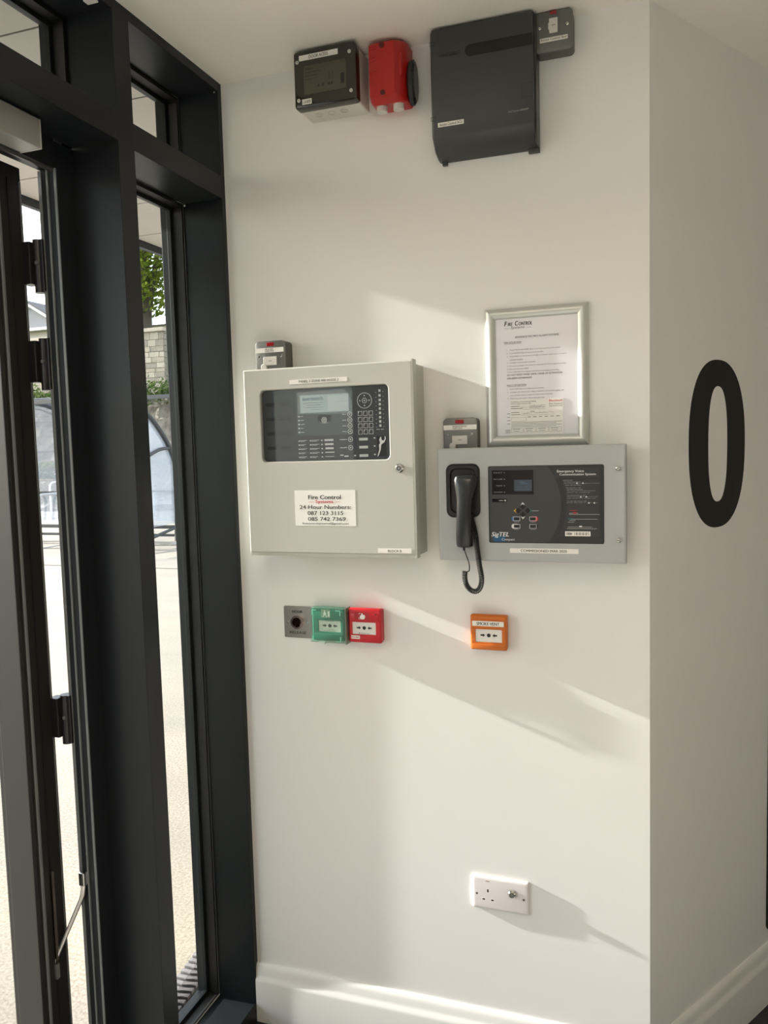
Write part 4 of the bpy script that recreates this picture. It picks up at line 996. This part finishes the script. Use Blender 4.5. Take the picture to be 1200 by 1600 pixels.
# leaves: small folded cards in one mesh per plant
def leaves(n, fn, size, seed):
    random.seed(seed); b = B()
    for _ in range(n):
        p = Vector(fn()); s = size * random.uniform(.6, 1.3)
        a = Vector((random.uniform(-1, 1), random.uniform(-1, 1), random.uniform(-1, 1))).normalized(); c = a.orthogonal().normalized(); d = a.cross(c)
        v = [b.verts.new(p + c * s), b.verts.new(p + d * s * .5), b.verts.new(p - c * s), b.verts.new(p - d * s * .5 + a * s * .15)]
        f1 = b.faces.new((v[0], v[1], v[2])); f2 = b.faces.new((v[0], v[2], v[3]))
    return b
def leafmat(name, c1, c2):
    mt = bpy.data.materials.new(name); mt.use_nodes = True; n = mt.node_tree; n.nodes.clear(); o_ = n.nodes.new('ShaderNodeOutputMaterial')
    d = n.nodes.new('ShaderNodeBsdfDiffuse'); tl = n.nodes.new('ShaderNodeBsdfTranslucent'); mi = n.nodes.new('ShaderNodeMixShader'); mi.inputs[0].default_value = .45
    tcn = n.nodes.new('ShaderNodeTexCoord'); z1 = n.nodes.new('ShaderNodeTexNoise'); z1.inputs['Scale'].default_value = 2.5
    r = n.nodes.new('ShaderNodeValToRGB'); r.color_ramp.elements[0].color = (*c1, 1); r.color_ramp.elements[1].color = (*c2, 1); r.color_ramp.elements[0].position = .35; r.color_ramp.elements[1].position = .65
    n.links.new(tcn.outputs['Object'], z1.inputs['Vector']); n.links.new(z1.outputs['Fac'], r.inputs[0]); n.links.new(r.outputs[0], d.inputs[0]); n.links.new(r.outputs[0], tl.inputs[0])
    n.links.new(d.outputs[0], mi.inputs[1]); n.links.new(tl.outputs[0], mi.inputs[2]); n.links.new(mi.outputs[0], o_.inputs[0]); return mt
lf = leafmat('tree_leaf', (.07, .11, .015), (.24, .30, .05)); lf2 = leafmat('hedge_leaf', (.035, .07, .02), (.10, .14, .05))
o = obj('bank_scrub', leaves(4500, lambda: (random.uniform(-24, -9), random.uniform(18.8, 19.9), 3.55 + random.gauss(0, .18)), .07, 5), lf2, origin=(-16, 19.4, 3.4), kind='stuff')
setp(o, 'green scrub growing along the foot of the stone wall', 'scrub')
hg = root('hedge', (-13, 17.6, 0), 'low clipped green hedge seen through the shelter panels', 'hedge')
obj('foliage', leaves(7000, lambda: (random.uniform(-22, -7), random.uniform(17.2, 18.2), random.uniform(.25, 1.45)), .10, 6), lf2, hg, kind='stuff')
b = B()
for i in range(30): tube(b, [(-22 + .5 * i, 17.7, 0), (-22 + .5 * i + .05, 17.7, 1.1)], .02, 5)
obj('stem', b, M('bark', (.075, .065, .05), .9, bump=.8, bscale=20), hg, kind='stuff')
# tree behind the wall
bark = M('bark', (.075, .065, .05), .9, bump=.8, bscale=20)
tr = root('tree', (-18.2, 25.5, 4), 'leafy green tree with forked trunk behind the stone wall', 'tree')
b = B(); tube(b, cat([(-18.25, 25.5, 2.9), (-18.2, 25.5, 6), (-18.15, 25.5, 7.4)], 4), [.25 - .006 * i for i in range(9)], 10); obj('trunk', b, bark, tr, smooth=True)
for k, (dx, dz, rr) in enumerate(((-.9, 5.2, .14), (.15, 5.8, .20), (.95, 3.4, .15), (-1.8, 3.8, .11))):
    b = B(); pts = cat([(-18.15, 25.5, 7.0), (-18.15 + dx * .35, 25.5, 7.0 + dz * .35), (-18.15 + dx * .7, 25.4, 7 + dz * .7), (-18.15 + dx, 25.3, 7 + dz)], 4)
    tube(b, pts, [rr * (1 - .055 * i) for i in range(len(pts))], 8); obj('branch', b, bark, tr, smooth=True)
def crown():
    while True:
        x, y_, z_ = random.uniform(-1, 1), random.uniform(-1, 1), random.uniform(-1, 1)
        if x * x + y_ * y_ + z_ * z_ < 1: return (-18.1 + x * 3.6, 25.5 + y_ * 2.6, 10.9 + z_ * 3.9)
obj('foliage', leaves(14000, crown, .12, 8), lf, tr, kind='stuff')
# house in the left gap
hs_ = root('house', (-31, 33, 3), 'distant house with pale gable and grey tiled roof beyond the stone wall', 'house')
hw = M('pale_render', (.55, .52, .47), .8); rf = M('grey_tiles', (.10, .10, .105), .7, bump=.4, bscale=15)
hx, hy, hz_ = -30.8, 33.0, 8.35
b = B(); box(b, hx - 5, hx + 3.2, hy, hy + 6, 3, hz_)
obj('wall', b, hw, hs_)
b = B(); loft(b, [[(hx - 1.5, hy - .3, hz_), (hx + 2.3, hy - .3, hz_), (hx + .4, hy - .3, hz_ + 1.15)], [(hx - 1.5, hy + 3, hz_), (hx + 2.3, hy + 3, hz_), (hx + .4, hy + 3, hz_ + 1.15)]]); obj('gable', b, M('gable_grey', (.30, .30, .31), .7), hs_)
for s_ in (-1, 1):
    b = B(); xa, xb = hx + .4, hx + .4 + s_ * 2.2
    loft(b, [[(xa, hy - .45, hz_ + 1.33), (xb, hy - .45, hz_ + .02), (xb, hy - .45, hz_ - .14), (xa, hy - .45, hz_ + 1.15)], [(xa, hy - .3, hz_ + 1.33), (xb, hy - .3, hz_ + .02), (xb, hy - .3, hz_ - .14), (xa, hy - .3, hz_ + 1.15)]]); obj('bargeboard', b, M('barge_white', (.75, .75, .75), .5), hs_)
    b = B(); loft(b, [[(xa, hy - .5, hz_ + 1.45), (xb, hy - .5, hz_ + .12), (xb, hy - .5, hz_ + .03), (xa, hy - .5, hz_ + 1.33)], [(xa, hy + 3, hz_ + 1.45), (xb, hy + 3, hz_ + .12), (xb, hy + 3, hz_ + .03), (xa, hy + 3, hz_ + 1.33)]]); obj('gable_roof', b, rf, hs_)
b = B(); loft(b, [[(hx - 5.3, hy - .4, hz_), (hx - 5.3, hy + 6.4, hz_), (hx - 5.3, hy + 3, hz_ + .9)], [(hx + 3.5, hy - .4, hz_), (hx + 3.5, hy + 6.4, hz_), (hx + 3.5, hy + 3, hz_ + .9)]]); obj('roof', b, rf, hs_)
obj('gutter', bx(hx - 5.3, hx + 3.5, hy - .5, hy - .35, hz_ - .12, hz_ + .02), M('barge_white', (.75, .75, .75), .5), hs_)
# dark slate roof to the right of the tree
t = root('slate_roof_building', (-21, 33, 3), 'distant building with a dark slate roof just right of the tree trunk', 'building')
obj('wall', bx(-23.9, -15, 33, 38, 3, 8.0), hw, t)
b = B(); loft(b, [[(-24.4, 32.7, 8.0), (-24.4, 38.3, 8.0), (-24.4, 35.5, 8.02)], [(-22.2, 32.7, 8.0), (-22.2, 38.3, 8.0), (-22.2, 35.5, 9.4)], [(-15, 32.7, 8.0), (-15, 38.3, 8.0), (-15, 35.5, 9.6)]]); obj('roof', b, M('dark_slate', (.035, .037, .045), .7), t)
# distant ground so the horizon is closed
struct('ground', bx(-120, -.2, 20.6, 120, -.3, 3.0), M('grass_ground', (.10, .12, .05), .9, var=.3, vscale=2))
struct('distant_ground', bx(-160, -30, -80, 20.6, -.4, -.02), M('grass_ground', (.10, .12, .05), .9))
